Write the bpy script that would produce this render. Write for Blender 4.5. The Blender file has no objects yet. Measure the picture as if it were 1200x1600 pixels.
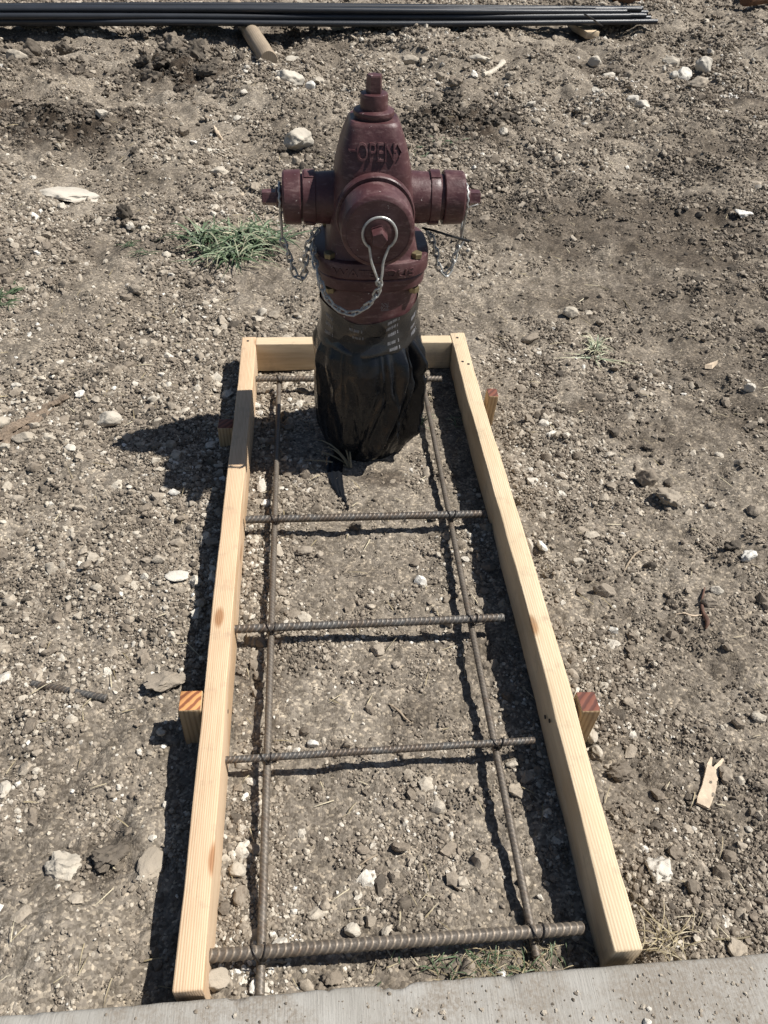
import bpy, bmesh, math, random
import numpy as np
from mathutils import Vector, Matrix, Euler

sc = bpy.context.scene
col = sc.collection
rng = np.random.default_rng(11)
random.seed(5)

# ------------------------------------------------------------------ camera
CAMH = 1.192
R = np.array([[0.99638449, -0.02690693, 0.08058512],
              [-0.07703595, -0.68610143, 0.72341571],
              [0.03582466, -0.72700815, -0.68569362]])
FPX = 1202.0
cam_data = bpy.data.cameras.new('camera')
cam = bpy.data.objects.new('camera', cam_data)
col.objects.link(cam)
cam_data.sensor_fit = 'VERTICAL'
cam_data.sensor_height = 36.0
cam_data.sensor_width = 27.0
cam_data.lens = FPX / 1600.0 * 36.0
cam_data.clip_start = 0.02
cam_data.clip_end = 1200
M = Matrix(((R[0, 0], -R[0, 1], -R[0, 2], 0.0),
            (R[1, 0], -R[1, 1], -R[1, 2], 0.0),
            (R[2, 0], -R[2, 1], -R[2, 2], CAMH),
            (0, 0, 0, 1)))
cam.matrix_world = M
sc.camera = cam

# ------------------------------------------------------------------ light
SUN_EL, SUN_AZ = math.radians(56.0), math.radians(3.0)      # azimuth measured from +X towards +Y
world = bpy.data.worlds.new('World')
sc.world = world
world.use_nodes = True
wn = world.node_tree
sky = wn.nodes.new('ShaderNodeTexSky')
sky.sky_type = 'NISHITA'
sky.sun_disc = False
sky.sun_elevation = SUN_EL
sky.sun_rotation = math.pi / 2 - SUN_AZ
bg = wn.nodes['Background']
bg.inputs['Strength'].default_value = 0.05
wn.links.new(sky.outputs[0], bg.inputs['Color'])
sun_d = bpy.data.lights.new('sun', 'SUN')
sun_d.energy = 5.0
sun_d.angle = math.radians(0.53)
sun_d.color = (1.0, 0.962, 0.905)
sun = bpy.data.objects.new('sun', sun_d)
col.objects.link(sun)
sv = Vector((math.cos(SUN_EL) * math.cos(SUN_AZ), math.cos(SUN_EL) * math.sin(SUN_AZ), math.sin(SUN_EL)))
sun.rotation_euler = sv.to_track_quat('Z', 'Y').to_euler()
sun.location = (6, 0, 8)
sc.view_settings.view_transform = 'Standard'
sc.view_settings.look = 'None'
sc.view_settings.gamma = 1.0
sc.view_settings.exposure = 0.4
sc.view_settings.use_curve_mapping = False
sc.cycles.use_light_tree = False
sc.cycles.max_bounces = 4
sc.cycles.diffuse_bounces = 1
sc.cycles.glossy_bounces = 2

# ------------------------------------------------------------------ measuring helpers (real positions on known planes)
def ray(px, py):
    return R @ np.array([(px - 600.0) / FPX, (py - 800.0) / FPX, 1.0])

def at(px, py, z=0.0):
    r = ray(px, py)
    t = (z - CAMH) / r[2]
    return np.array([t * r[0], t * r[1], z])

def on_y(px, py, Y):
    r = ray(px, py)
    t = Y / r[1]
    return np.array([t * r[0], Y, CAMH + t * r[2]])

# ------------------------------------------------------------------ numpy noise
_perm = np.random.default_rng(3).permutation(256)
_perm = np.concatenate([_perm, _perm, _perm])
_grad = np.random.default_rng(4).normal(size=(256, 3))
_grad /= np.linalg.norm(_grad, axis=1)[:, None]

def pnoise(p):
    p = np.asarray(p, float)
    i = np.floor(p).astype(int)
    f = p - i
    i &= 255
    u = f * f * f * (f * (f * 6 - 15) + 10)
    out = 0
    for dx in (0, 1):
        wx = u[:, 0] if dx else 1 - u[:, 0]
        a = _perm[i[:, 0] + dx]
        for dy in (0, 1):
            wy = u[:, 1] if dy else 1 - u[:, 1]
            b = _perm[a + i[:, 1] + dy]
            for dz in (0, 1):
                wz = u[:, 2] if dz else 1 - u[:, 2]
                g = _grad[_perm[b + i[:, 2] + dz] & 255]
                d = g[:, 0] * (f[:, 0] - dx) + g[:, 1] * (f[:, 1] - dy) + g[:, 2] * (f[:, 2] - dz)
                out = out + wx * wy * wz * d
    return out * 1.5

def fbm(p, octv=4, gain=0.5):
    p = np.asarray(p, float)
    s, a = 0, 1.0
    for k in range(octv):
        s = s + a * pnoise(p * 2.03 ** k + 17.3 * k)
        a *= gain
    return s

def f2(x, y, scale, octv=4, seed=0.0, gain=0.5):
    p = np.stack([np.ravel(x) * scale, np.ravel(y) * scale, np.full(np.size(x), seed + 0.37)], 1)
    return fbm(p + 40.0, octv, gain).reshape(np.shape(x))

def sstep(a, b, x):
    t = np.clip((x - a) / (b - a), 0, 1)
    return t * t * (3 - 2 * t)

# ------------------------------------------------------------------ mesh / object helpers
def new_mesh(name, v, f, smooth=True):
    me = bpy.data.meshes.new(name)
    v = np.asarray(v, np.float32)
    if isinstance(f, np.ndarray):
        n, k = f.shape
        me.vertices.add(len(v))
        me.vertices.foreach_set('co', v.ravel())
        me.loops.add(n * k)
        me.loops.foreach_set('vertex_index', f.astype(np.int32).ravel())
        me.polygons.add(n)
        me.polygons.foreach_set('loop_start', np.arange(0, n * k, k, dtype=np.int32))
        me.polygons.foreach_set('loop_total', np.full(n, k, np.int32))
        me.update(calc_edges=True)
    else:
        me.from_pydata(v.tolist(), [], f)
        me.update()
    me.polygons.foreach_set('use_smooth', np.full(len(me.polygons), smooth))
    me.validate()
    return me

def outward(me):
    bm = bmesh.new(); bm.from_mesh(me)
    bmesh.ops.recalc_face_normals(bm, faces=bm.faces[:])
    bm.to_mesh(me); bm.free()

def sharp(me, deg=35):
    me.set_sharp_from_angle(angle=math.radians(deg))

class MB:
    """collects verts / faces, builds one mesh object"""
    def __init__(s):
        s.v, s.f, s.n = [], [], 0
    def add(s, v, f):
        s.v.append(np.asarray(v, float))
        s.f += [tuple(int(i) + s.n for i in q) for q in f]
        s.n += len(v)
        return s
    def build(s, name, mat, parent=None, smooth=True, ang=35):
        me = new_mesh(name, np.concatenate(s.v), s.f, smooth)
        outward(me)
        if smooth and ang:
            sharp(me, ang)
        return link(name, me, mat, parent)

def link(name, me, mat, parent=None, loc=None, rot=None, scale=None):
    if mat is not None and me.materials.find(mat.name) < 0:
        me.materials.append(mat)
    o = bpy.data.objects.new(name, me)
    col.objects.link(o)
    if parent is not None:
        o.parent = parent
    if loc is not None:
        o.location = [float(c) for c in loc]
    if rot is not None:
        o.rotation_euler = [float(c) for c in rot]
    if scale is not None:
        o.scale = [float(c) for c in scale]
    return o

def empty(name, loc=(0, 0, 0), rot=(0, 0, 0)):
    o = bpy.data.objects.new(name, None)
    o.empty_display_size = 0.05
    col.objects.link(o)
    o.location = [float(c) for c in loc]
    o.rotation_euler = rot
    return o

def tag(o, label=None, cat=None, group=None, kind=None):
    if label: o['label'] = label
    if cat: o['category'] = cat
    if group: o['group'] = group
    if kind: o['kind'] = kind
    return o

def rings(rs, cap0=True, cap1=True):
    """loft closed rings (list of (n,3) arrays)"""
    n = len(rs[0])
    v = np.concatenate(rs)
    f = []
    for k in range(len(rs) - 1):
        for i in range(n):
            j = (i + 1) % n
            f.append((k * n + i, k * n + j, (k + 1) * n + j, (k + 1) * n + i))
    if cap0: f.append(tuple(range(n - 1, -1, -1)))
    if cap1: f.append(tuple(range((len(rs) - 1) * n, len(rs) * n)))
    return v, f

def lathe(prof, n=48, axis='z', sup=2.0, cap0=True, cap1=True, phase=0.0):
    """profile [(r, h)] turned about an axis; sup = superellipse exponent of the section"""
    th = np.linspace(0, 2 * math.pi, n, endpoint=False) + phase
    c, s = np.cos(th), np.sin(th)
    if sup != 2.0:
        k = (np.abs(c) ** sup + np.abs(s) ** sup) ** (-1.0 / sup)
        c, s = c * k, s * k
    out = []
    for r, h in prof:
        if axis == 'z': out.append(np.stack([r * c, r * s, np.full(n, h)], 1))
        elif axis == 'x': out.append(np.stack([np.full(n, h), r * c, r * s], 1))
        else: out.append(np.stack([r * s, np.full(n, h), r * c], 1))
    return rings(out, cap0, cap1)

def tube(path, r, n=8, closed=False):
    P = np.asarray(path, float)
    m = len(P)
    if closed:
        T = np.roll(P, -1, 0) - np.roll(P, 1, 0)
    else:
        T = np.gradient(P, axis=0)
    T /= np.linalg.norm(T, axis=1)[:, None] + 1e-12
    up = np.array([0, 0, 1.0]) if abs(T[0][2]) < 0.9 else np.array([1.0, 0, 0])
    N = np.cross(T[0], up); N /= np.linalg.norm(N)
    rr = np.broadcast_to(np.asarray(r, float), (m,))
    th = np.linspace(0, 2 * math.pi, n, endpoint=False)
    out = []
    for k in range(m):
        N = N - T[k] * (N @ T[k]); N /= np.linalg.norm(N)
        B = np.cross(T[k], N)
        out.append(P[k] + rr[k] * (np.cos(th)[:, None] * N + np.sin(th)[:, None] * B))
    if closed:
        out.append(out[0])
        return rings(out, False, False)
    return rings(out)

def spline(pts, n):
    P = np.asarray(pts, float)
    P = np.vstack([2 * P[0] - P[1], P, 2 * P[-1] - P[-2]])
    out = []
    segs = len(P) - 3
    for t in np.linspace(0, segs, n):
        i = min(int(t), segs - 1); u = t - i
        a, b, c, d = P[i:i + 4]
        out.append(0.5 * (2 * b + (c - a) * u + (2 * a - 5 * b + 4 * c - d) * u * u + (3 * b - a - 3 * c + d) * u ** 3))
    return np.array(out)

# ------------------------------------------------------------------ materials
def mat(name):
    m = bpy.data.materials.new(name)
    m.use_nodes = True
    nt = m.node_tree
    return m, nt, nt.nodes['Principled BSDF']

def N(nt, typ, **kw):
    n = nt.nodes.new(typ)
    for k, v in kw.items():
        if k.startswith('i_'):
            key = k[2:]
            key = int(key) if key.isdigit() else key.replace('_', ' ')
            n.inputs[key].default_value = v
        else:
            setattr(n, k, v)
    return n

def ramp(nt, stops, interp='LINEAR'):
    n = nt.nodes.new('ShaderNodeValToRGB')
    n.color_ramp.interpolation = interp
    e = n.color_ramp.elements
    while len(e) < len(stops):
        e.new(0.5)
    for el, (p, c) in zip(e, stops):
        el.position = p
        el.color = tuple(c) + (1,) if len(c) == 3 else c
    return n

def mixc(nt, a, b, fac, typ='MIX'):
    n = nt.nodes.new('ShaderNodeMix')
    n.data_type = 'RGBA'
    n.blend_type = typ
    for sock, val in ((n.inputs[6], a), (n.inputs[7], b), (n.inputs[0], fac)):
        if hasattr(val, 'is_output') or isinstance(val, bpy.types.NodeSocket):
            nt.links.new(val, sock)
        elif isinstance(val, (tuple, list)):
            sock.default_value = tuple(val) + (1,) if len(val) == 3 else val
        else:
            sock.default_value = val
    return n.outputs[2]

def math_(nt, op, a, b=None, clamp=False):
    n = nt.nodes.new('ShaderNodeMath')
    n.operation = op
    n.use_clamp = clamp
    for s, v in ((n.inputs[0], a), (n.inputs[1], b)):
        if v is None: continue
        if isinstance(v, bpy.types.NodeSocket): nt.links.new(v, s)
        else: s.default_value = v
    return n.outputs[0]

def bump(nt, bsdf, h, strength=0.5, dist=0.002, prev=None):
    b = N(nt, 'ShaderNodeBump')
    b.inputs['Strength'].default_value = strength
    b.inputs['Distance'].default_value = dist
    nt.links.new(h, b.inputs['Height'])
    if prev is not None:
        nt.links.new(prev, b.inputs['Normal'])
    nt.links.new(b.outputs[0], bsdf.inputs['Normal'])
    return b.outputs[0]

def soil_material():
    m, nt, b = mat('soil')
    geo = N(nt, 'ShaderNodeNewGeometry')
    P = geo.outputs['Position']
    def noise(scale, detail=4, rough=0.6):
        n = N(nt, 'ShaderNodeTexNoise', i_Scale=scale, i_Detail=detail, i_Roughness=rough)
        nt.links.new(P, n.inputs['Vector'])
        return n.outputs['Fac']
    def voro(scale, feat='F1'):
        n = N(nt, 'ShaderNodeTexVoronoi', feature=feat, i_Scale=scale)
        nt.links.new(P, n.inputs['Vector'])
        return n
    big = ramp(nt, [(0.3, (0.172, 0.147, 0.119)), (0.5, (0.245, 0.212, 0.173)), (0.72, (0.322, 0.284, 0.236))])
    nt.links.new(noise(2.2, 6, 0.62), big.inputs[0])
    mid = ramp(nt, [(0.30, (0.62, 0.61, 0.59)), (0.5, (0.95, 0.95, 0.95)), (0.7, (1.2, 1.2, 1.2))])
    nt.links.new(noise(26, 5, 0.7), mid.inputs[0])
    c = mixc(nt, big.outputs[0], mid.outputs[0], 0.8, 'MULTIPLY')
    # grit: single grains with their own tone
    v1 = voro(230)
    g1 = ramp(nt, [(0.0, (0.45, 0.43, 0.40)), (0.55, (0.95, 0.95, 0.95)), (0.85, (1.35, 1.33, 1.28)), (1.0, (2.3, 2.25, 2.1))])
    sep = N(nt, 'ShaderNodeSeparateColor')
    nt.links.new(v1.outputs['Color'], sep.inputs[0])
    nt.links.new(sep.outputs[0], g1.inputs[0])
    c = mixc(nt, c, g1.outputs[0], 0.75, 'MULTIPLY')
    v2 = voro(85)
    g2 = ramp(nt, [(0.0, (0.7, 0.69, 0.67)), (0.7, (1.0, 1.0, 1.0)), (0.9, (1.15, 1.15, 1.13)), (1.0, (1.35, 1.33, 1.28))])
    sep2 = N(nt, 'ShaderNodeSeparateColor')
    nt.links.new(v2.outputs['Color'], sep2.inputs[0])
    nt.links.new(sep2.outputs[1], g2.inputs[0])
    c = mixc(nt, c, g2.outputs[0], 0.7, 'MULTIPLY')
    da = N(nt, 'ShaderNodeAttribute', attribute_name='damp')
    c = mixc(nt, c, (0.26, 0.235, 0.22), da.outputs['Fac'], 'MULTIPLY')
    nt.links.new(c, b.inputs['Base Color'])
    b.inputs['Roughness'].default_value = 0.95
    b.inputs['Specular IOR Level'].default_value = 0.15
    h = math_(nt, 'ADD', math_(nt, 'MULTIPLY', v1.outputs['Distance'], -0.8), math_(nt, 'MULTIPLY', noise(150, 6, 0.75), 1.7))
    h = math_(nt, 'ADD', h, math_(nt, 'MULTIPLY', v2.outputs['Distance'], -0.45))
    bump(nt, b, h, 0.6, 0.0032)
    return m

def stone_material(name='stone_grey_tan'):
    m, nt, b = mat(name)
    at_ = N(nt, 'ShaderNodeAttribute', attribute_type='INSTANCER', attribute_name='tint')
    tc = N(nt, 'ShaderNodeTexCoord')
    r = ramp(nt, [(0.0, (0.052, 0.045, 0.038)), (0.22, (0.128, 0.109, 0.088)), (0.45, (0.245, 0.206, 0.163)), (0.65, (0.375, 0.325, 0.262)),
                  (0.82, (0.52, 0.468, 0.388)), (1.0, (0.72, 0.70, 0.65))])
    at2 = N(nt, 'ShaderNodeAttribute', attribute_name='crumb')
    nt.links.new(math_(nt, 'ADD', at_.outputs['Fac'], at2.outputs['Fac'], True), r.inputs[0])
    n1 = N(nt, 'ShaderNodeTexNoise', i_Scale=2.2, i_Detail=6, i_Roughness=0.65)
    nt.links.new(tc.outputs['Object'], n1.inputs['Vector'])
    k = ramp(nt, [(0.3, (0.55, 0.52, 0.49)), (0.5, (0.95, 0.95, 0.94)), (0.72, (1.28, 1.25, 1.2))])
    nt.links.new(n1.outputs['Fac'], k.inputs[0])
    c = mixc(nt, r.outputs[0], k.outputs[0], 0.85, 'MULTIPLY')
    nt.links.new(c, b.inputs['Base Color'])
    b.inputs['Roughness'].default_value = 0.88
    b.inputs['Specular IOR Level'].default_value = 0.2
    geo = N(nt, 'ShaderNodeNewGeometry')
    n2 = N(nt, 'ShaderNodeTexNoise', i_Scale=240.0, i_Detail=4, i_Roughness=0.65)
    nt.links.new(geo.outputs['Position'], n2.inputs['Vector'])
    bump(nt, b, n2.outputs['Fac'], 0.55, 0.003)
    return m

def wood_material(name, light, dark, pink, rings_scale=150.0, weather=0.0):
    m, nt, b = mat(name)
    tc = N(nt, 'ShaderNodeTexCoord')
    mp = N(nt, 'ShaderNodeMapping')
    mp.inputs['Scale'].default_value = (1.0, 0.045, 1.0)
    nt.links.new(tc.outputs['Object'], mp.inputs['Vector'])
    oi = N(nt, 'ShaderNodeObjectInfo')
    off = N(nt, 'ShaderNodeVectorMath', operation='SCALE')
    cmb = N(nt, 'ShaderNodeCombineXYZ')
    for k in range(3): nt.links.new(oi.outputs['Random'], cmb.inputs[k])
    nt.links.new(cmb.outputs[0], off.inputs[0]); off.inputs['Scale'].default_value = 13.0
    add = N(nt, 'ShaderNodeVectorMath', operation='ADD')
    nt.links.new(mp.outputs[0], add.inputs[0]); nt.links.new(off.outputs[0], add.inputs[1])
    V = add.outputs[0]
    w = N(nt, 'ShaderNodeTexWave', wave_type='BANDS', bands_direction='X', i_Scale=rings_scale / 6.28 * 2.0, i_Distortion=5.5, i_Detail=4.0, i_Detail_Scale=0.35)
    nt.links.new(V, w.inputs['Vector'])
    n = N(nt, 'ShaderNodeTexNoise', i_Scale=320.0, i_Detail=5, i_Roughness=0.6)
    nt.links.new(V, n.inputs['Vector'])
    n2 = N(nt, 'ShaderNodeTexNoise', i_Scale=9.0, i_Detail=4, i_Roughness=0.6)
    nt.links.new(tc.outputs['Object'], n2.inputs['Vector'])
    r = ramp(nt, [(0.0, dark), (0.45, light), (1.0, tuple(min(1, c * 1.08) for c in light))])
    nt.links.new(w.outputs['Fac'], r.inputs[0])
    c = mixc(nt, r.outputs[0], pink, math_(nt, 'MULTIPLY', math_(nt, 'SUBTRACT', n2.outputs['Fac'], 0.38, True), 1.6, True))
    k = ramp(nt, [(0.25, (0.78, 0.74, 0.70)), (0.55, (1, 1, 1)), (0.8, (1.1, 1.1, 1.1))])
    nt.links.new(n.outputs['Fac'], k.inputs[0])
    c = mixc(nt, c, k.outputs[0], 0.7, 'MULTIPLY')
    # knots
    mk = N(nt, 'ShaderNodeMapping'); mk.inputs['Scale'].default_value = (9.0, 3.4, 9.0)
    nt.links.new(tc.outputs['Object'], mk.inputs['Vector'])
    addk = N(nt, 'ShaderNodeVectorMath', operation='ADD')
    nt.links.new(mk.outputs[0], addk.inputs[0]); nt.links.new(off.outputs[0], addk.inputs[1])
    vk = N(nt, 'ShaderNodeTexVoronoi', i_Scale=1.0)
    nt.links.new(addk.outputs[0], vk.inputs['Vector'])
    kk = ramp(nt, [(0.0, (0.38, 0.2, 0.09)), (0.06, (0.5, 0.3, 0.16)), (0.10, (1, 1, 1)), (1, (1, 1, 1))])
    nt.links.new(vk.outputs['Distance'], kk.inputs[0])
    c = mixc(nt, c, kk.outputs[0], 0.75, 'MULTIPLY')
    # mud smears
    nd = N(nt, 'ShaderNodeTexNoise', i_Scale=14.0, i_Detail=7, i_Roughness=0.7)
    nt.links.new(tc.outputs['Object'], nd.inputs['Vector'])
    dm = ramp(nt, [(0.55, (0, 0, 0)), (0.72, (1, 1, 1))])
    nt.links.new(nd.outputs['Fac'], dm.inputs[0])
    c = mixc(nt, c, (0.25, 0.2, 0.15), math_(nt, 'MULTIPLY', dm.outputs[0], 0.55 + weather))
    nt.links.new(c, b.inputs['Base Color'])
    b.inputs['Roughness'].default_value = 0.72
    b.inputs['Specular IOR Level'].default_value = 0.25
    h = math_(nt, 'ADD', math_(nt, 'MULTIPLY', w.outputs['Fac'], 0.4), n.outputs['Fac'])
    bump(nt, b, h, 0.35, 0.0012)
    return m

def endgrain_material(name, light, dark):
    m, nt, b = mat(name)
    tc = N(nt, 'ShaderNodeTexCoord')
    w = N(nt, 'ShaderNodeTexWave', wave_type='BANDS', bands_direction='DIAGONAL', i_Scale=34.0, i_Distortion=2.0, i_Detail=2.0)
    nt.links.new(tc.outputs['Object'], w.inputs['Vector'])
    r = ramp(nt, [(0.2, dark), (0.7, light)])
    nt.links.new(w.outputs['Fac'], r.inputs[0])
    nt.links.new(r.outputs[0], b.inputs['Base Color'])
    b.inputs['Roughness'].default_value = 0.8
    bump(nt, b, w.outputs['Fac'], 0.5, 0.001)
    return m

def concrete_material():
    m, nt, b = mat('broomed_concrete')
    geo = N(nt, 'ShaderNodeNewGeometry')
    P = geo.outputs['Position']
    mp = N(nt, 'ShaderNodeMapping'); mp.inputs['Scale'].default_value = (1.0, 0.06, 0.3)
    nt.links.new(P, mp.inputs['Vector'])
    br = N(nt, 'ShaderNodeTexNoise', i_Scale=420.0, i_Detail=3, i_Roughness=0.5); nt.links.new(mp.outputs[0], br.inputs['Vector'])
    n = N(nt, 'ShaderNodeTexNoise', i_Scale=7.0, i_Detail=6, i_Roughness=0.65); nt.links.new(P, n.inputs['Vector'])
    r = ramp(nt, [(0.3, (0.265, 0.25, 0.222)), (0.55, (0.335, 0.32, 0.29)), (0.75, (0.40, 0.388, 0.36))])
    nt.links.new(n.outputs['Fac'], r.inputs[0])
    k = ramp(nt, [(0.3, (0.90, 0.895, 0.89)), (0.6, (1.03, 1.03, 1.03))])
    nt.links.new(br.outputs['Fac'], k.inputs[0])
    c = mixc(nt, r.outputs[0], k.outputs[0], 0.8, 'MULTIPLY')
    d = N(nt, 'ShaderNodeTexNoise', i_Scale=9.0, i_Detail=8, i_Roughness=0.72); nt.links.new(P, d.inputs['Vector'])
    sx = N(nt, 'ShaderNodeSeparateXYZ'); nt.links.new(P, sx.inputs[0])
    # dirt walked onto the slab, more of it away from the corner
    fac = math_(nt, 'ADD', d.outputs['Fac'], math_(nt, 'MULTIPLY', sx.outputs[0], 0.12))
    dr = ramp(nt, [(0.46, (0, 0, 0)), (0.58, (1, 1, 1))]); nt.links.new(fac, dr.inputs[0])
    sp = N(nt, 'ShaderNodeTexNoise', i_Scale=210.0, i_Detail=5, i_Roughness=0.7); nt.links.new(P, sp.inputs['Vector'])
    sr = ramp(nt, [(0.40, (0.25, 0.25, 0.25)), (0.56, (1, 1, 1))]); nt.links.new(sp.outputs['Fac'], sr.inputs[0])
    c = mixc(nt, c, (0.215, 0.185, 0.15), math_(nt, 'MULTIPLY', dr.outputs[0], math_(nt, 'MULTIPLY', sr.outputs[0], 0.85)))
    st_ = N(nt, 'ShaderNodeTexNoise', i_Scale=330.0, i_Detail=2, i_Roughness=0.5); nt.links.new(P, st_.inputs['Vector'])
    sq = ramp(nt, [(0.70, (0, 0, 0)), (0.74, (1, 1, 1))]); nt.links.new(st_.outputs['Fac'], sq.inputs[0])
    c = mixc(nt, c, (0.14, 0.12, 0.10), math_(nt, 'MULTIPLY', sq.outputs[0], 0.7))
    nt.links.new(c, b.inputs['Base Color'])
    b.inputs['Roughness'].default_value = 0.9
    b.inputs['Specular IOR Level'].default_value = 0.2
    p = bump(nt, b, br.outputs['Fac'], 0.45, 0.0024)
    g = N(nt, 'ShaderNodeTexNoise', i_Scale=260.0, i_Detail=3, i_Roughness=0.6); nt.links.new(P, g.inputs['Vector'])
    bump(nt, b, g.outputs['Fac'], 0.4, 0.0015, p)
    return m

def paint_material():
    m, nt, b = mat('maroon_hydrant_paint')
    tc = N(nt, 'ShaderNodeTexCoord')
    n = N(nt, 'ShaderNodeTexNoise', i_Scale=22.0, i_Detail=7, i_Roughness=0.68); nt.links.new(tc.outputs['Object'], n.inputs['Vector'])
    r = ramp(nt, [(0.28, (0.045, 0.0180, 0.0195)), (0.5, (0.075, 0.031, 0.033)), (0.74, (0.135, 0.074, 0.072))])
    nt.links.new(n.outputs['Fac'], r.inputs[0])
    # chalky scuffs and bare chips
    mp = N(nt, 'ShaderNodeMapping'); mp.inputs['Scale'].default_value = (1.0, 1.0, 4.0); nt.links.new(tc.outputs['Object'], mp.inputs['Vector'])
    s = N(nt, 'ShaderNodeTexNoise', i_Scale=30.0, i_Detail=8, i_Roughness=0.75); nt.links.new(mp.outputs[0], s.inputs['Vector'])
    sr = ramp(nt, [(0.53, (0, 0, 0)), (0.70, (1, 1, 1))]); nt.links.new(s.outputs['Fac'], sr.inputs[0])
    c = mixc(nt, r.outputs[0], (0.28, 0.19, 0.18), math_(nt, 'MULTIPLY', sr.outputs[0], 0.55))
    ch = N(nt, 'ShaderNodeTexNoise', i_Scale=95.0, i_Detail=3, i_Roughness=0.6); nt.links.new(tc.outputs['Object'], ch.inputs['Vector'])
    cr = ramp(nt, [(0.715, (0, 0, 0)), (0.735, (1, 1, 1))]); nt.links.new(ch.outputs['Fac'], cr.inputs[0])
    c = mixc(nt, c, (0.46, 0.4, 0.37), cr.outputs[0])
    nt.links.new(c, b.inputs['Base Color'])
    rr = ramp(nt, [(0.3, (0.30, 0.30, 0.30)), (0.7, (0.55, 0.55, 0.55))]); nt.links.new(n.outputs['Fac'], rr.inputs[0])
    nt.links.new(rr.outputs[0], b.inputs['Roughness'])
    b.inputs['Specular IOR Level'].default_value = 0.4
    g = N(nt, 'ShaderNodeTexNoise', i_Scale=180.0, i_Detail=3, i_Roughness=0.55); nt.links.new(tc.outputs['Object'], g.inputs['Vector'])
    bump(nt, b, g.outputs['Fac'], 0.3, 0.0016)
    return m

def plain(name, colour, rough=0.6, metal=0.0, noise=None, amt=0.3, spec=0.4, bumpd=0.0):
    m, nt, b = mat(name)
    b.inputs['Roughness'].default_value = rough
    b.inputs['Metallic'].default_value = metal
    b.inputs['Specular IOR Level'].default_value = spec
    tc = N(nt, 'ShaderNodeTexCoord')
    n = N(nt, 'ShaderNodeTexNoise', i_Scale=noise or 30.0, i_Detail=5, i_Roughness=0.65); nt.links.new(tc.outputs['Object'], n.inputs['Vector'])
    lo = tuple(c * (1 - amt) for c in colour); hi = tuple(min(1, c * (1 + amt)) for c in colour)
    r = ramp(nt, [(0.3, lo), (0.5, colour), (0.7, hi)]); nt.links.new(n.outputs['Fac'], r.inputs[0])
    nt.links.new(r.outputs[0], b.inputs['Base Color'])
    if bumpd:
        bump(nt, b, n.outputs['Fac'], 0.5, bumpd)
    return m

def rebar_material(name, base, rust, amount):
    m, nt, b = mat(name)
    geo = N(nt, 'ShaderNodeNewGeometry')
    n = N(nt, 'ShaderNodeTexNoise', i_Scale=35.0, i_Detail=7, i_Roughness=0.7); nt.links.new(geo.outputs['Position'], n.inputs['Vector'])
    r = ramp(nt, [(0.5 - amount * 0.3, rust), (0.62 - amount * 0.2, base), (0.85, tuple(c * 1.5 for c in base))]); nt.links.new(n.outputs['Fac'], r.inputs[0])
    n2 = N(nt, 'ShaderNodeTexNoise', i_Scale=300.0, i_Detail=4, i_Roughness=0.65); nt.links.new(geo.outputs['Position'], n2.inputs['Vector'])
    k = ramp(nt, [(0.3, (0.65, 0.64, 0.62)), (0.7, (1.25, 1.25, 1.25))]); nt.links.new(n2.outputs['Fac'], k.inputs[0])
    c = mixc(nt, r.outputs[0], k.outputs[0], 0.8, 'MULTIPLY')
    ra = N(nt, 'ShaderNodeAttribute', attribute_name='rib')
    c = mixc(nt, c, (2.1, 2.0, 1.85), ra.outputs['Fac'], 'MULTIPLY')      # ribs lighter than the bar between them
    nt.links.new(c, b.inputs['Base Color'])
    b.inputs['Roughness'].default_value = 0.5
    b.inputs['Metallic'].default_value = 0.25
    bump(nt, b, n2.outputs['Fac'], 0.4, 0.0012)
    return m

def plastic_sheet_material():
    m, nt, b = mat('black_plastic_sheet')
    tc = N(nt, 'ShaderNodeTexCoord')
    n = N(nt, 'ShaderNodeTexNoise', i_Scale=26.0, i_Detail=5, i_Roughness=0.6); nt.links.new(tc.outputs['Object'], n.inputs['Vector'])
    d = N(nt, 'ShaderNodeTexNoise', i_Scale=90.0, i_Detail=7, i_Roughness=0.75); nt.links.new(tc.outputs['Object'], d.inputs['Vector'])
    dr = ramp(nt, [(0.64, (0.0095, 0.0108, 0.0135)), (0.86, (0.06, 0.058, 0.055))]); nt.links.new(d.outputs['Fac'], dr.inputs[0])
    nt.links.new(dr.outputs[0], b.inputs['Base Color'])
    rr = ramp(nt, [(0.3, (0.15, 0.15, 0.15)), (0.7, (0.33, 0.33, 0.33))]); nt.links.new(d.outputs['Fac'], rr.inputs[0])
    nt.links.new(rr.outputs[0], b.inputs['Roughness'])
    b.inputs['Specular IOR Level'].default_value = 0.34
    mp = N(nt, 'ShaderNodeMapping'); mp.inputs['Scale'].default_value = (1.0, 1.0, 0.35); nt.links.new(tc.outputs['Object'], mp.inputs['Vector'])
    w = N(nt, 'ShaderNodeTexNoise', i_Scale=45.0, i_Detail=3, i_Roughness=0.5); nt.links.new(mp.outputs[0], w.inputs['Vector'])
    bump(nt, b, w.outputs['Fac'], 0.22, 0.005)
    return m

def attr_leaf_material(name, stops, trans=0.15):
    m, nt, b = mat(name)
    a = N(nt, 'ShaderNodeAttribute', attribute_name='shade')
    r = ramp(nt, stops); nt.links.new(a.outputs['Fac'], r.inputs[0])
    nt.links.new(r.outputs[0], b.inputs['Base Color'])
    b.inputs['Roughness'].default_value = 0.5
    b.inputs['Specular IOR Level'].default_value = 0.35
    return m

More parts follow.
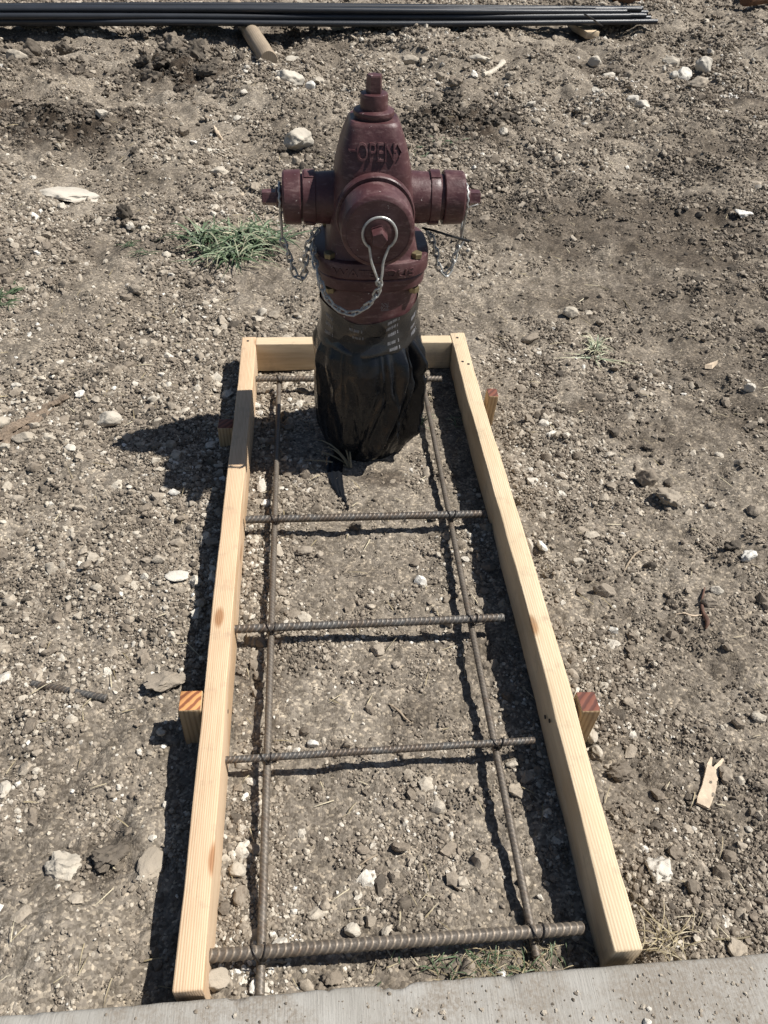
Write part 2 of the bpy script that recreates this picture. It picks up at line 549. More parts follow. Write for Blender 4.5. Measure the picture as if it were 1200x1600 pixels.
MT = dict(
    soil=soil_material(), stone=stone_material(), concrete=concrete_material(), paint=paint_material(),
    pine_l=wood_material('pine_reddish', (0.60, 0.45, 0.30), (0.51, 0.35, 0.205), (0.57, 0.38, 0.245), 290),
    pine_r=wood_material('pine_pale', (0.60, 0.485, 0.335), (0.54, 0.415, 0.27), (0.57, 0.43, 0.27), 210),
    stake=wood_material('stake_wood', (0.47, 0.34, 0.20), (0.33, 0.22, 0.115), (0.40, 0.27, 0.16), 120),
    weathered=wood_material('weathered_wood', (0.34, 0.275, 0.20), (0.29, 0.23, 0.165), (0.29, 0.23, 0.165), 90, 0.25),
    grain_orange=endgrain_material('endgrain_orange', (0.56, 0.27, 0.10), (0.22, 0.075, 0.03)),
    grain_red=endgrain_material('endgrain_red', (0.19, 0.066, 0.04), (0.10, 0.035, 0.024)),
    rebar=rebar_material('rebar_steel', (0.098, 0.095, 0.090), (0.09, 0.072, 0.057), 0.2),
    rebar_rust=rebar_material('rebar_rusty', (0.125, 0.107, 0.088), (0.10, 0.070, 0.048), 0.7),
    wire=plain('tie_wire_steel', (0.05, 0.045, 0.042), 0.5, 0.6),
    galv=plain('galvanised_wire', (0.44, 0.44, 0.42), 0.45, 0.5, 120, 0.3),
    brass=plain('yellow_zinc', (0.23, 0.19, 0.11), 0.4, 0.55, 90, 0.3),
    bag=plastic_sheet_material(),
    tape=plain('dark_clear_tape', (0.017, 0.0165, 0.0165), 0.24, 0.0, 18, 0.45, 0.6, 0.002),
    print_=plain('pale_tape_print', (0.20, 0.20, 0.21), 0.55, 0.0, 200, 0.45),
    pipe=plain('black_pipe_plastic', (0.021, 0.024, 0.030), 0.42, 0.0, 6, 0.2, 0.5),
    ziptie=plain('black_nylon', (0.012, 0.012, 0.012), 0.45),
    rust_dark=plain('rusted_brown', (0.13, 0.062, 0.03), 0.7, 0.0, 20, 0.4),
    driftwood=plain('driftwood', (0.20, 0.155, 0.115), 0.9, 0.0, 190, 0.55, 0.15, 0.006),
    root=plain('reddish_root', (0.125, 0.07, 0.05), 0.75, 0.0, 60, 0.45, 0.3, 0.002),
    bleached=plain('bleached_wood', (0.50, 0.45, 0.37), 0.8, 0.0, 60, 0.3, 0.2, 0.003),
    chip=plain('pale_splintered_wood', (0.56, 0.45, 0.33), 0.75, 0.0, 55, 0.25, 0.3, 0.002),
    grass=attr_leaf_material('grass_green', [(0.0, (0.03, 0.045, 0.022)), (0.45, (0.078, 0.12, 0.058)), (0.8, (0.205, 0.255, 0.16)), (1.0, (0.40, 0.37, 0.25))]),
    straw=attr_leaf_material('dry_straw', [(0.0, (0.16, 0.13, 0.075)), (0.5, (0.34, 0.28, 0.17)), (1.0, (0.56, 0.5, 0.36))]),
    asphalt=plain('asphalt', (0.05, 0.05, 0.052), 0.9, 0.0, 200, 0.4),
)

# ================================================================== THE GROUND
FX0, FX1 = -0.205, 0.410          # outer faces of the form boards
FY0, FY1 = 0.304, 1.877
KERB_Y, KERB_Z = 0.300, 0.076

MOUNDS = []                       # x, y, sx, sy, height, roughness
def mound(px, py, sx, sy, h, rough):
    p = at(px, py); MOUNDS.append((p[0], p[1], sx, sy, h, rough))
mound(280, 108, 0.28, 0.28, 0.105, 1.0)
mound(60, 130, 0.34, 0.30, 0.06, 0.8)
mound(60, 205, 0.42, 0.22, 0.05, 0.7)
mound(190, 215, 0.2, 0.12, 0.03, 0.7)
mound(715, 200, 0.24, 0.20, 0.10, 1.0)
mound(180, 355, 0.09, 0.05, 0.025, 1.0)
mound(720, 120, 0.25, 0.2, 0.03, 0.4)
mound(230, 1330, 0.06, 0.06, 0.012, 0.8)
mound(275, 1075, 0.05, 0.05, 0.010, 0.6)

DAMP = []                          # x, y, sx, sy, amount
def damp(px, py, sx, sy, a):
    p = at(px, py); DAMP.append((p[0], p[1], sx, sy, a))
damp(280, 108, 0.32, 0.42, 1.0)
damp(60, 200, 0.55, 0.34, 0.95)
damp(60, 105, 0.4, 0.3, 0.6)
damp(712, 203, 0.30, 0.26, 1.0)
damp(1020, 350, 0.62, 0.42, 0.72)
damp(830, 330, 0.42, 0.35, 0.62)
damp(1150, 145, 0.35, 0.30, 0.7)
damp(1060, 470, 0.45, 0.25, 0.55)
damp(920, 640, 0.07, 0.04, 0.7)
damp(600, 750, 0.06, 0.035, 0.75)
damp(700, 735, 0.03, 0.03, 0.6)
damp(655, 1110, 0.035, 0.03, 0.4)
damp(170, 1340, 0.05, 0.05, 0.5)
damp(1100, 1000, 0.12, 0.1, 0.3)
damp(230, 390, 0.25, 0.08, 0.45)
damp(350, 390, 0.22, 0.10, 0.5)
damp(1000, 680, 0.14, 0.08, 0.4)
damp(1150, 640, 0.12, 0.08, 0.45)
damp(480, 180, 0.2, 0.2, 0.3)

def height(x, y):
    x = np.asarray(x, float); y = np.asarray(y, float)
    inside = sstep(FX0 - .01, FX0 + .06, x) * sstep(FX1 + .01, FX1 - .06, x) * sstep(FY1 + .02, FY1 - .06, y) * sstep(.2, .3, y)
    far = sstep(1.6, 4.5, y)
    z = (0.022 + 0.055 * far) * f2(x, y, 0.9, 3, 1.0) * (1 - 0.6 * inside)
    z = z + (0.017 + 0.03 * far) * f2(x, y, 3.6, 3, 2.0) * (1 - 0.62 * inside)
    z = z + (0.0125 + 0.006 * far) * f2(x, y, 12.0, 3, 3.0) * (1 - 0.5 * inside)
    z = z + 0.0048 * f2(x, y, 48.0, 3, 4.0, 0.6)
    z = z - 0.003 * inside
    near = sstep(0.60, 0.30, y)
    z = z + 0.05 * near * sstep(FX0 - .02, FX0 - .16, x) + 0.028 * near * sstep(FX1 + .0, FX1 + .1, x) + 0.018 * near * inside
    r1 = f2(x, y, 9.0, 4, 5.0, 0.65)
    r2 = np.abs(f2(x, y, 22.0, 3, 6.0, 0.6))
    for mx, my, sx, sy, h, ro in MOUNDS:
        g = np.exp(-((x - mx) / sx) ** 2 - ((y - my) / sy) ** 2)
        z = z + g * h * (0.8 + ro * (0.6 * r1 + 0.3 * r2))
    # soil level under the boards and round the hydrant stays even
    z = np.where(y < 0.2, -0.22, z)
    z = np.where((y >= 0.2) & (y < 0.27), np.minimum(z, 0.0), z)
    return z

_core = None
def height_of(x, y):
    """height of the built sheet (bilinear in its own grid)"""
    x = np.asarray(x, float); y = np.asarray(y, float)
    r0, r1 = 8, len(ys) - 10
    yr = ys[r0:r1 + 1]
    i = np.clip(np.searchsorted(yr, y) - 1, 0, len(yr) - 2)
    fy_ = np.clip((y - yr[i]) / (yr[i + 1] - yr[i]), 0, 1)
    out = 0
    for k, wy in ((i, 1 - fy_), (i + 1, fy_)):
        yk = yr[k]
        u_ = np.clip((x - fan_c(yk)) / fan_w(yk), -1, 1)
        cj = (u_ + 1) / 2 * 499
        j = np.clip(cj.astype(int), 0, 498); fj = cj - j
        z0 = GZ[r0 + k, 9 + j]; z1 = GZ[r0 + k, 9 + j + 1]
        out = out + wy * (z0 * (1 - fj) + z1 * fj)
    return out

def height1(x, y):
    return float(height_of(np.array([x]), np.array([y]))[0])

def damp_at(x, y):
    d = 0.55 * sstep(0.12, 0.75, f2(x, y, 1.1, 4, 9.0)) + 0.35 * sstep(0.2, 0.8, f2(x, y, 6.0, 4, 10.0))
    n = f2(x, y, 7.0, 4, 11.0)
    for mx, my, sx, sy, a in DAMP:
        g = np.exp(-((x - mx) / sx) ** 2 - ((y - my) / sy) ** 2)
        d = np.maximum(d, a * sstep(0.12, 0.7, g * (1 + 0.7 * n)))
    return np.clip(d, 0, 1)

def fan_c(y): return 0.12 + 0.11 * y
def fan_w(y): return 0.80 + 0.52 * np.maximum(y, 0.2)

ys = [-250., -60., -12., -3., -0.6, 0.18, 0.21, 0.262]
y = 0.285
while y < 9.0:
    ys.append(y)
    y += 0.0042 * max(1.0, y / 0.9)
ys += [9.3, 10., 11.5, 14., 20., 35., 70., 160., 400.]
ys = np.array(ys)
cu = np.linspace(-1, 1, 500)
ext = np.array([1.03, 1.1, 1.3, 1.8, 3., 6., 14., 40., 100.])
cu = np.concatenate([-ext[::-1], cu, ext])
yc = np.clip(ys, 0.2, 9.0)
GX = fan_c(yc)[:, None] + fan_w(yc)[:, None] * cu[None, :]
GY = np.repeat(ys[:, None], len(cu), 1)
fade = np.exp(-np.maximum(np.abs(cu) - 1.0, 0) * 0.7)[None, :] * np.where(ys > 9.0, np.exp(-(ys - 9.0) * 0.15), 1.0)[:, None]
GZ = height(GX, GY)
GZ = np.where(GY > 0.2, GZ * fade, GZ)
nr, nc = GX.shape
gv = np.stack([GX.ravel(), GY.ravel(), GZ.ravel()], 1)
idx = np.arange(nr * nc).reshape(nr, nc)
gf = np.stack([idx[:-1, :-1].ravel(), idx[:-1, 1:].ravel(), idx[1:, 1:].ravel(), idx[1:, :-1].ravel()], 1)
gme = new_mesh('ground', gv, gf)
dat = gme.attributes.new('damp', 'FLOAT', 'POINT')
dat.data.foreach_set('value', damp_at(gv[:, 0], gv[:, 1]).astype(np.float32))
ground = link('ground', gme, MT['soil'])
tag(ground, 'bare brown gravelly dirt of the building site', kind='structure')

# concrete slab along the bottom of the picture
def slab_mesh():
    prof = [(-1.6, -0.14), (-1.6, KERB_Z - 0.02), (-1.594, KERB_Z - 0.006), (-1.58, KERB_Z)]
    prof += [(yy, KERB_Z) for yy in np.linspace(-1.2, KERB_Y - 0.012, 26)]
    prof += [(KERB_Y - 0.006, KERB_Z - 0.0012), (KERB_Y - 0.0025, KERB_Z - 0.0035), (KERB_Y - 0.0005, KERB_Z - 0.0075), (KERB_Y, KERB_Z - 0.014), (KERB_Y, -0.14)]
    prof = np.array(prof)
    xs = np.concatenate([[-8, -4, -2], np.linspace(-1.2, 1.5, 420), [2.4, 4, 8]])
    X = np.repeat(xs[:, None], len(prof), 1)
    Yp = np.repeat(prof[None, :, 0], len(xs), 0).copy()
    Zp = np.repeat(prof[None, :, 1], len(xs), 0).copy()
    edge = (Yp > KERB_Y - 0.015)
    Yp += np.where(edge, -0.0022 * np.abs(f2(X, Yp * 0, 9, 4, 21.0)) - 0.006 * sstep(0.25, 0.7, f2(X, Zp, 24, 4, 22.0)), 0)
    Yp += 0.0045 * X          # the edge is not quite square to the form
    Zp += np.where(Zp > 0.03, 0.0008 * f2(X, Yp, 14, 3, 23.0), 0)
    n, m = X.shape
    v = np.stack([X.ravel(), Yp.ravel(), Zp.ravel()], 1)
    ix = np.arange(n * m).reshape(n, m)
    f = np.stack([ix[:-1, :-1].ravel(), ix[1:, :-1].ravel(), ix[1:, 1:].ravel(), ix[:-1, 1:].ravel()], 1)
    return new_mesh('pavement', v, f)
pavement = link('pavement', slab_mesh(), MT['concrete'])
tag(pavement, 'pale broom-finished concrete edge along the bottom', kind='structure')
v, f = rings([np.array([(-30, -9, -0.10), (30, -9, -0.10), (30, -1.602, -0.06), (-30, -1.602, -0.06)]),
              np.array([(-30, -9, -0.06), (30, -9, -0.06), (30, -1.602, -0.03), (-30, -1.602, -0.03)])])
road = MB().add(v, f).build('road', MT['asphalt'], None, False)
tag(road, 'dark asphalt road behind the concrete slab', kind='structure')

# ------------------------------------------------------------------ rocks
def ico(sub):
    bm = bmesh.new()
    bmesh.ops.create_icosphere(bm, subdivisions=sub, radius=1.0)
    v = np.array([q.co[:] for q in bm.verts])
    f = np.array([[q.index for q in p.verts] for p in bm.faces])
    bm.free()
    return v, f
ICO = {s: ico(s) for s in (2, 3, 4, 5)}

def rock_verts(seed, sub=2, cuts=9, rough=0.12, dims=(1, 1, 1), fine=0.0):
    r = np.random.default_rng(seed)
    v, f = ICO[sub]
    v = v.copy()
    for _ in range(cuts):
        n = r.normal(size=3); n /= np.linalg.norm(n)
        d = r.uniform(0.52, 0.88)
        p = v @ n
        k = p > d
        v[k] -= n * ((p[k] - d) * 0.96)[:, None]
    v *= (1 + rough * fbm(v * 1.6 + seed * 3.1, 3))[:, None]
    if fine:
        v *= (1 + fine * fbm(v * 5 + seed, 4, 0.65))[:, None]
    v /= np.max(np.abs(v), axis=0)
    return v * np.array(dims), f

PROTO = []
for s in range(10):
    r = np.random.default_rng(100 + s)
    v, f = rock_verts(200 + s, 2, int(r.integers(7, 15)), 0.35, (1.0, r.uniform(.66, .95), r.uniform(.5, .8)))
    me = new_mesh('stone', v, f); sharp(me, 32); me.materials.append(MT['stone'])
    PROTO.append(me)
CLOD = []
for s in range(5):
    v, f = rock_verts(300 + s, 4, 6, 0.5, (1.0, .85, .72), 0.16)
    me = new_mesh('soil_clod', v, f); me.materials.append(MT['stone'])
    CLOD.append(me)

# exclusion: boards, hydrant, slab
def free_mask(x, y, r):
    ok = y > KERB_Y + 0.004 + r * 0.6 + 0.0045 * x
    inb = (y < FY1 + r) & (y > 0.2)
    ok &= ~(inb & (x > FX0 - r * .7) & (x < FX0 + .038 + r * .7))
    ok &= ~(inb & (x > FX1 - .038 - r * .7) & (x < FX1 + r * .7))
    ok &= ~((x > FX0) & (x < FX1) & (y > FY1 - .038 - r) & (y < FY1 + r))
    ok &= (x - 0.1175) ** 2 + (y - 1.528) ** 2 > (0.118 + r * .5) ** 2
    return ok

def scatter(n_try, y0, y1):
    yy = rng.uniform(y0, y1, n_try)
    wgt = fan_w(yy) / (yy ** 2 + 1.2)
    keep = rng.uniform(0, wgt.max(), len(yy)) < wgt
    yy = yy[keep]
    xx = fan_c(yy) + fan_w(yy) * rng.uniform(-1, 1, len(yy))
    return xx, yy, np.sqrt(yy ** 2 + 1.2)

def density(xx, yy):
    d = 0.50 + 1.15 * f2(xx, yy, 1.5, 4, 30.0) + 0.85 * f2(xx, yy, 6.0, 4, 31.0)
    for px, py, sx, sy, a in ((600, 880, 0.15, 0.17, -0.8), (640, 1090, 0.16, 0.10, -0.75), (600, 770, 0.14, 0.06, -0.5), (760, 1340, 0.08, 0.16, -0.4),
                              (380, 1300, 0.07, 0.5, 0.7), (180, 950, 0.22, 0.3, 0.5), (500, 1380, 0.16, 0.14, 0.6), (100, 1450, 0.1, 0.08, -0.4),
                              (500, 215, 0.4, 0.5, -0.2), (180, 300, 0.6, 0.3, -0.35), (180, 85, 0.3, 0.4, -0.4), (900, 80, 1.2, 0.6, -0.2)):
        p = at(px, py)
        d = d + a * np.exp(-((xx - p[0]) / sx) ** 2 - ((yy - p[1]) / sy) ** 2)
    return np.clip(d, 0.05, 1.0)

# -- pebbles
xx, yy, dist = scatter(520000, 0.30, 8.2)
dens = density(xx, yy)
u = rng.uniform(0.0, 1, len(yy))
rad = (0.0023 + 0.00115 * (dist - 1.0)) * (1 - u * 0.9995) ** (-1 / 2.65)
rad = np.minimum(rad, 0.012 + 0.0035 * dist)
keep = (rng.uniform(0, 1, len(yy)) < dens) & free_mask(xx, yy, rad)
xx, yy, rad, dist = xx[keep], yy[keep], rad[keep], dist[keep]

def tone(xx, yy, spread, base, white):
    t = np.clip(base + spread * rng.normal(size=len(xx)) + 0.10 * f2(xx, yy, 2.0, 3, 33.0), 0.10, 0.88)
    hi = rng.uniform(0, 1, len(xx)) < white
    t[hi] = rng.uniform(0.8, 1.0, hi.sum())
    dk = damp_at(xx, yy) * rng.uniform(.45, 1.0, len(xx))
    t = t * (1 - 0.78 * dk)
    for px, py, sx, sy in ((400, 1527, 0.055, 0.03), (1165, 132, 0.22, 0.07)):
        p = at(px, py)
        g = np.exp(-((xx - p[0]) / sx) ** 2 - ((yy - p[1]) / sy) ** 2)
        w_ = rng.uniform(0, 1, len(xx)) < g * 0.8
        t[w_] = rng.uniform(0.86, 1.0, w_.sum())
    return t
tint = tone(xx, yy, 0.19, 0.58, 0.06)
zz = height_of(xx, yy) + rad * rng.uniform(-0.1, 0.35, len(xx))
rotz = rng.uniform(0, 6.283, len(xx)); rtx = rng.normal(0, .4, len(xx)); rty = rng.normal(0, .4, len(xx))
var = rng.integers(0, len(PROTO), len(xx))

# the 300 that show largest are stones of their own
vis = (xx > fan_c(yy) - fan_w(yy) * .8) & (xx < fan_c(yy) + fan_w(yy) * .8)
order = np.argsort(-np.where(vis, rad / dist, 0))
big, rest = order[:300], order[300:]
proto_first = {}
for i in big:
    o = link('stone', PROTO[var[i]], None, ground, (xx[i], yy[i], zz[i]), (rtx[i], rty[i], rotz[i]), (rad[i],) * 3)
    o['tint'] = float(tint[i])
    proto_first.setdefault(int(var[i]), o)
PROTO_OBJ = [proto_first[k] for k in sorted(proto_first)]

def instanced(name, label, co, protos, attrs):
    pm = bpy.data.meshes.new(name)
    pm.vertices.add(len(co))
    pm.vertices.foreach_set('co', np.ascontiguousarray(co, np.float32).ravel())
    for nm, typ, arr, key in attrs:
        a = pm.attributes.new(nm, typ, 'POINT')
        a.data.foreach_set(key, np.ascontiguousarray(arr).ravel())
    ob = bpy.data.objects.new(name, pm)
    col.objects.link(ob)
    ob.parent = ground
    tag(ob, label, kind='stuff')
    ng = bpy.data.node_groups.new(name + '_nodes', 'GeometryNodeTree')
    ng.interface.new_socket('Geometry', in_out='INPUT', socket_type='NodeSocketGeometry')
    ng.interface.new_socket('Geometry', in_out='OUTPUT', socket_type='NodeSocketGeometry')
    gi = ng.nodes.new('NodeGroupInput'); go = ng.nodes.new('NodeGroupOutput')
    g2i = ng.nodes.new('GeometryNodeGeometryToInstance')
    for c in reversed(protos):
        oi = ng.nodes.new('GeometryNodeObjectInfo')
        oi.transform_space = 'ORIGINAL'
        oi.inputs['Object'].default_value = c
        oi.inputs['As Instance'].default_value = False
        ng.links.new(oi.outputs['Geometry'], g2i.inputs[0])
    iop = ng.nodes.new('GeometryNodeInstanceOnPoints')
    def named(nm, typ):
        a = ng.nodes.new('GeometryNodeInputNamedAttribute'); a.data_type = typ
        a.inputs['Name'].default_value = nm
        return a.outputs['Attribute']
    ng.links.new(gi.outputs[0], iop.inputs['Points'])
    ng.links.new(g2i.outputs[0], iop.inputs['Instance'])
    iop.inputs['Pick Instance'].default_value = True
    ng.links.new(named('which', 'INT'), iop.inputs['Instance Index'])
    ng.links.new(named('turn', 'FLOAT_VECTOR'), iop.inputs['Rotation'])
    ng.links.new(named('rad', 'FLOAT'), iop.inputs['Scale'])
    ng.links.new(iop.outputs[0], go.inputs[0])
    md = ob.modifiers.new(name, 'NODES'); md.node_group = ng
    return ob

instanced('gravel', 'loose pebbles lying on the dirt', np.stack([xx[rest], yy[rest], zz[rest]], 1), PROTO_OBJ,
          (('tint', 'FLOAT', tint[rest].astype(np.float32), 'value'), ('rad', 'FLOAT', rad[rest].astype(np.float32), 'value'),
           ('turn', 'FLOAT_VECTOR', np.stack([rtx[rest], rty[rest], rotz[rest]], 1).astype(np.float32), 'vector'), ('which', 'INT', var[rest].astype(np.int32), 'value')))
print('pebbles', len(xx))

# -- crumbs of soil and grit: little patches of some thirty grains each
def crumb_patch(seed):
    r = np.random.default_rng(900 + seed)
    bm = bmesh.new(); bmesh.ops.create_icosphere(bm, subdivisions=1, radius=1.0)
    iv = np.array([q.co[:] for q in bm.verts]); if_ = np.array([[q.index for q in p.verts] for p in bm.faces]); bm.free()
    V, F, C = [], [], []
    for k in range(34):
        rr_ = 0.075 * (1 - r.uniform() * 0.97) ** (-1 / 2.6)
        rr_ = min(rr_, 0.24)
        a = r.uniform(0, 6.283); q = math.sqrt(r.uniform()) * 1.0
        jit = iv * (1 + r.uniform(-.32, .32, (12, 1)))
        m = np.array(Euler(r.uniform(0, 6, 3)).to_matrix())
        vv_ = (jit @ m.T) * rr_ * np.array([1, 1, .8]) + [q * math.cos(a), q * math.sin(a), rr_ * r.uniform(-.2, .45)]
        F.append(if_ + len(V) * 12); V.append(vv_)
        t = float(np.clip(r.normal(0, .13), -.25, .25)) + (0.32 if r.uniform() < .07 else 0)
        C.append(np.full(12, t))
    me = new_mesh('crumbs', np.concatenate(V), np.concatenate(F), False)
    a = me.attributes.new('crumb', 'FLOAT', 'POINT')
    a.data.foreach_set('value', np.concatenate(C).astype(np.float32))
    me.materials.append(MT['stone'])
    return me
cxx, cyy, cdist = scatter(110000, 0.295, 8.2)
cd = density(cxx, cyy)
crad = (0.0145 + 0.0085 * (cdist - 1.0)) * rng.uniform(.8, 1.5, len(cxx))
keep = (rng.uniform(0, 1, len(cxx)) < 0.06 + 0.16 * sstep(2.2, 4.0, cyy) + 0.80 * cd ** 1.3) & free_mask(cxx, cyy, crad * .75)
cxx, cyy, crad, cdist = cxx[keep], cyy[keep], crad[keep], cdist[keep]
h0 = height_of(cxx, cyy)
e_ = crad * .6
gx_ = (height_of(cxx + e_, cyy) - height_of(cxx - e_, cyy)) / (2 * e_)
gy_ = (height_of(cxx, cyy + e_) - height_of(cxx, cyy - e_)) / (2 * e_)
crz = rng.uniform(0, 6.283, len(cxx))
ta, tb_ = np.arctan(gy_), -np.arctan(gx_)
crx = ta * np.cos(crz) + tb_ * np.sin(crz); cry = -ta * np.sin(crz) + tb_ * np.cos(crz)
ct = tone(cxx, cyy, 0.06, 0.42, 0.0)
cvar = rng.integers(0, 6, len(cxx))
CR_OBJ = []
for k in range(6):
    i = int(np.flatnonzero(cvar == k)[0])
    o = link('crumbs', crumb_patch(k), None, ground, (cxx[i], cyy[i], h0[i]), (crx[i], cry[i], crz[i]), (crad[i],) * 3)
    o['tint'] = float(ct[i]); o['kind'] = 'stuff'
    CR_OBJ.append(o)
instanced('soil_crumbs', 'fine crumbs of soil and grit covering the dirt', np.stack([cxx, cyy, h0 - crad * .02], 1), CR_OBJ,
          (('tint', 'FLOAT', ct.astype(np.float32), 'value'), ('rad', 'FLOAT', crad.astype(np.float32), 'value'),
           ('turn', 'FLOAT_VECTOR', np.stack([crx, cry, crz], 1).astype(np.float32), 'vector'), ('which', 'INT', cvar.astype(np.int32), 'value')))
print('crumb patches', len(cxx))

# larger clods of dark soil lying in the heaps
def clods(px, py, sx, sy, count, rmin_, rmax_, tmin, tmax):
    p = at(px, py)
    k = 0
    while k < count:
        x = p[0] + random.gauss(0, sx); y = p[1] + random.gauss(0, sy)
        r = random.uniform(rmin_, rmax_) ** 1.0
        if not free_mask(np.array([x]), np.array([y]), np.array([r]))[0]:
            k += 1; continue
        o = link('soil_clod', random.choice(CLOD), None, ground, (x, y, height1(x, y) + r * .25),
                 (random.uniform(-.5, .5), random.uniform(-.5, .5), random.uniform(0, 6.3)), (r, r * random.uniform(.7, 1), r * random.uniform(.6, .95)))
        o['tint'] = random.uniform(tmin, tmax)
        k += 1
clods(285, 84, 0.16, 0.22, 70, .022, .070, .06, .42)
clods(250, 125, 0.22, 0.22, 50, .012, .04, .12, .45)
clods(55, 95, 0.24, 0.14, 46, .015, .05, .08, .45)
clods(55, 195, 0.30, 0.18, 80, .010, .030, .06, .34)
clods(190, 220, 0.16, 0.08, 16, .010, .028, .2, .55)
clods(700, 188, 0.17, 0.11, 90, .012, .044, .05, .30)
clods(185, 355, 0.06, 0.03, 9, .008, .022, .08, .3)
clods(990, 690, 0.05, 0.05, 18, .007, .014, .15, .4)
clods(890, 690, 0.03, 0.06, 10, .007, .014, .15, .4)
clods(230, 950, 0.04, 0.05, 10, .006, .012, .15, .35)
clods(1085, 68, 0.12, 0.12, 8, .02, .05, .12, .35)

# ================================================================== WOODEN FORM
def board_mesh(name, L, w, h, seed, bow=0.0, wav=0.0012, seg=70, br=0.0026):
    """length along +Y from 0, width along X centred, top at z=0"""
    sec = []
    for cx_, cz_, a0 in ((w / 2 - br, -br, 0), (-w / 2 + br, -br, 90), (-w / 2 + br, -h + br, 180), (w / 2 - br, -h + br, 270)):
        for k in range(4):
            a = math.radians(a0 + 30 * k)
            sec.append((cx_ + br * math.cos(a), cz_ + br * math.sin(a)))
    sec = np.array(sec)
    ts = np.concatenate([[0, .0008, .002], np.linspace(.006, L - .006, seg), [L - .002, L - .0008, L]])
    rs = []
    for t in ts:
        sh = 1.0 - 0.05 * (1 - min(1, min(t, L - t) / 0.0025)) ** 2
        q = sec.copy()
        q = (q - [0, -h / 2]) * sh + [0, -h / 2]
        P = np.stack([q[:, 0], np.full(len(q), t), q[:, 1]], 1)
        nn = np.stack([q[:, 0] * 30, np.full(len(q), t * 7), q[:, 1] * 30 + seed], 1)
        P[:, 0] += wav * fbm(nn, 3) + bow * math.sin(math.pi * t / L) + wav * 1.5 * math.sin(t * 5 + seed)
        P[:, 2] += wav * 0.7 * fbm(nn + 9, 3)
        rs.append(P)
    v, f = rings(rs)
    me = new_mesh(name, v, f)
    outward(me)
    sharp(me, 50)
    return me

TOP = 0.086
form = empty('wooden_form', ((FX0 + FX1) / 2, FY0, 0))
tag(form, 'rectangular form of pale pine boards staked round the hydrant and steel bars', 'formwork')
fx, fy = form.location.x, form.location.y
b = link('board', board_mesh('board_left', FY1 - FY0, .038, .089, 1.0, 0.0012), MT['pine_l'], form, (FX0 + .019 - fx, 0.0, TOP)); tag(b, 'straight-grained reddish pine board beside the long hydrant shadow')
b = link('board', board_mesh('board_right', FY1 - FY0 + .004, .039, .089, 5.0, 0.003, 0.0018), MT['pine_r'], form, (FX1 - .0195 - fx, 0.008, TOP + .001)); tag(b, 'pale yellowish pine board with its inner side in shade')
b = link('board', board_mesh('board_back', FX1 - FX0 - .038 - .0395, .038, .084, 9.0), MT['pine_r'], form, (FX0 + .0383 - fx, FY1 - .019 - fy, TOP - .001), (0, 0, -math.pi / 2)); tag(b, 'short cross board behind the bagged hydrant foot')

def stake(x0, x1, y0, y1, top, mt_top, tilt=(0, 0), label=None):
    w, d = x1 - x0, y1 - y0
    me = board_mesh('stake', 0.30, w, d, x0 * 7 + y0, 0, 0.0008, 24, 0.0016)
    # stand it up: length axis -> vertical, its end on top
    v = np.zeros(len(me.vertices) * 3); me.vertices.foreach_get('co', v); v = v.reshape(-1, 3)
    me.materials.append(MT['stake']); me.materials.append(mt_top)
    for p in me.polygons:
        c = p.center
        if p.normal.y > 0.8 and c.y > 0.295: p.material_index = 1
    o = link('stake', me, None, form, (x0 + w / 2 - fx, y0 - fy, top - .30))
    o.rotation_euler = (math.pi / 2 + tilt[0], tilt[1], 0)
    # the mesh's top (local z=0) faces the camera side
    if label: tag(o, label)
    return o
stake(-0.2425, -0.2058, 0.708, 0.746, 0.088, MT['grain_orange'], (0.0, 0.0), 'stake with bright orange striped end grain')
stake(-0.2420, -0.2065, 1.482, 1.519, 0.074, MT['grain_red'], (0.0, 0.0), 'low stake in the hydrant shadow')
stake(0.4118, 0.4440, 0.668, 0.706, 0.092, MT['grain_red'], (0.0, 0.03), 'stake with dark red top and pale front')
stake(0.4118, 0.4380, 1.585, 1.620, 0.086, MT['grain_red'], (0.02, 0.05), 'small tilted stake with dark red top')

# nail heads where the boards meet and where the stakes are fixed
for x, y, z, ax in ((FX0 + .018, FY1 - .022, TOP + .0002, 'z'), (FX1 - .022, FY1 - .016, TOP + .0012, 'z'), (FX1 - .012, FY1 - .150, TOP + .0012, 'z'), (FX1 - .026, FY1 - .138, TOP + .0012, 'z'),
                    (FX1 - .0392, 0.69, 0.045, 'x'), (FX1 - .0392, 0.672, 0.062, 'x'), (FX0 + .0383, 0.727, 0.05, 'x')):
    nl = MB().add(*lathe([(.0038, -.001), (.0038, .0004), (.003, .0008), (.0005, .0008)], 10, 'z')).build('nail', MT['wire'], form)
    nl.location = (x - fx, y - fy, z)
    if ax == 'x': nl.rotation_euler = (0, math.pi / 2 * (-1 if x > 0 else 1), 0)

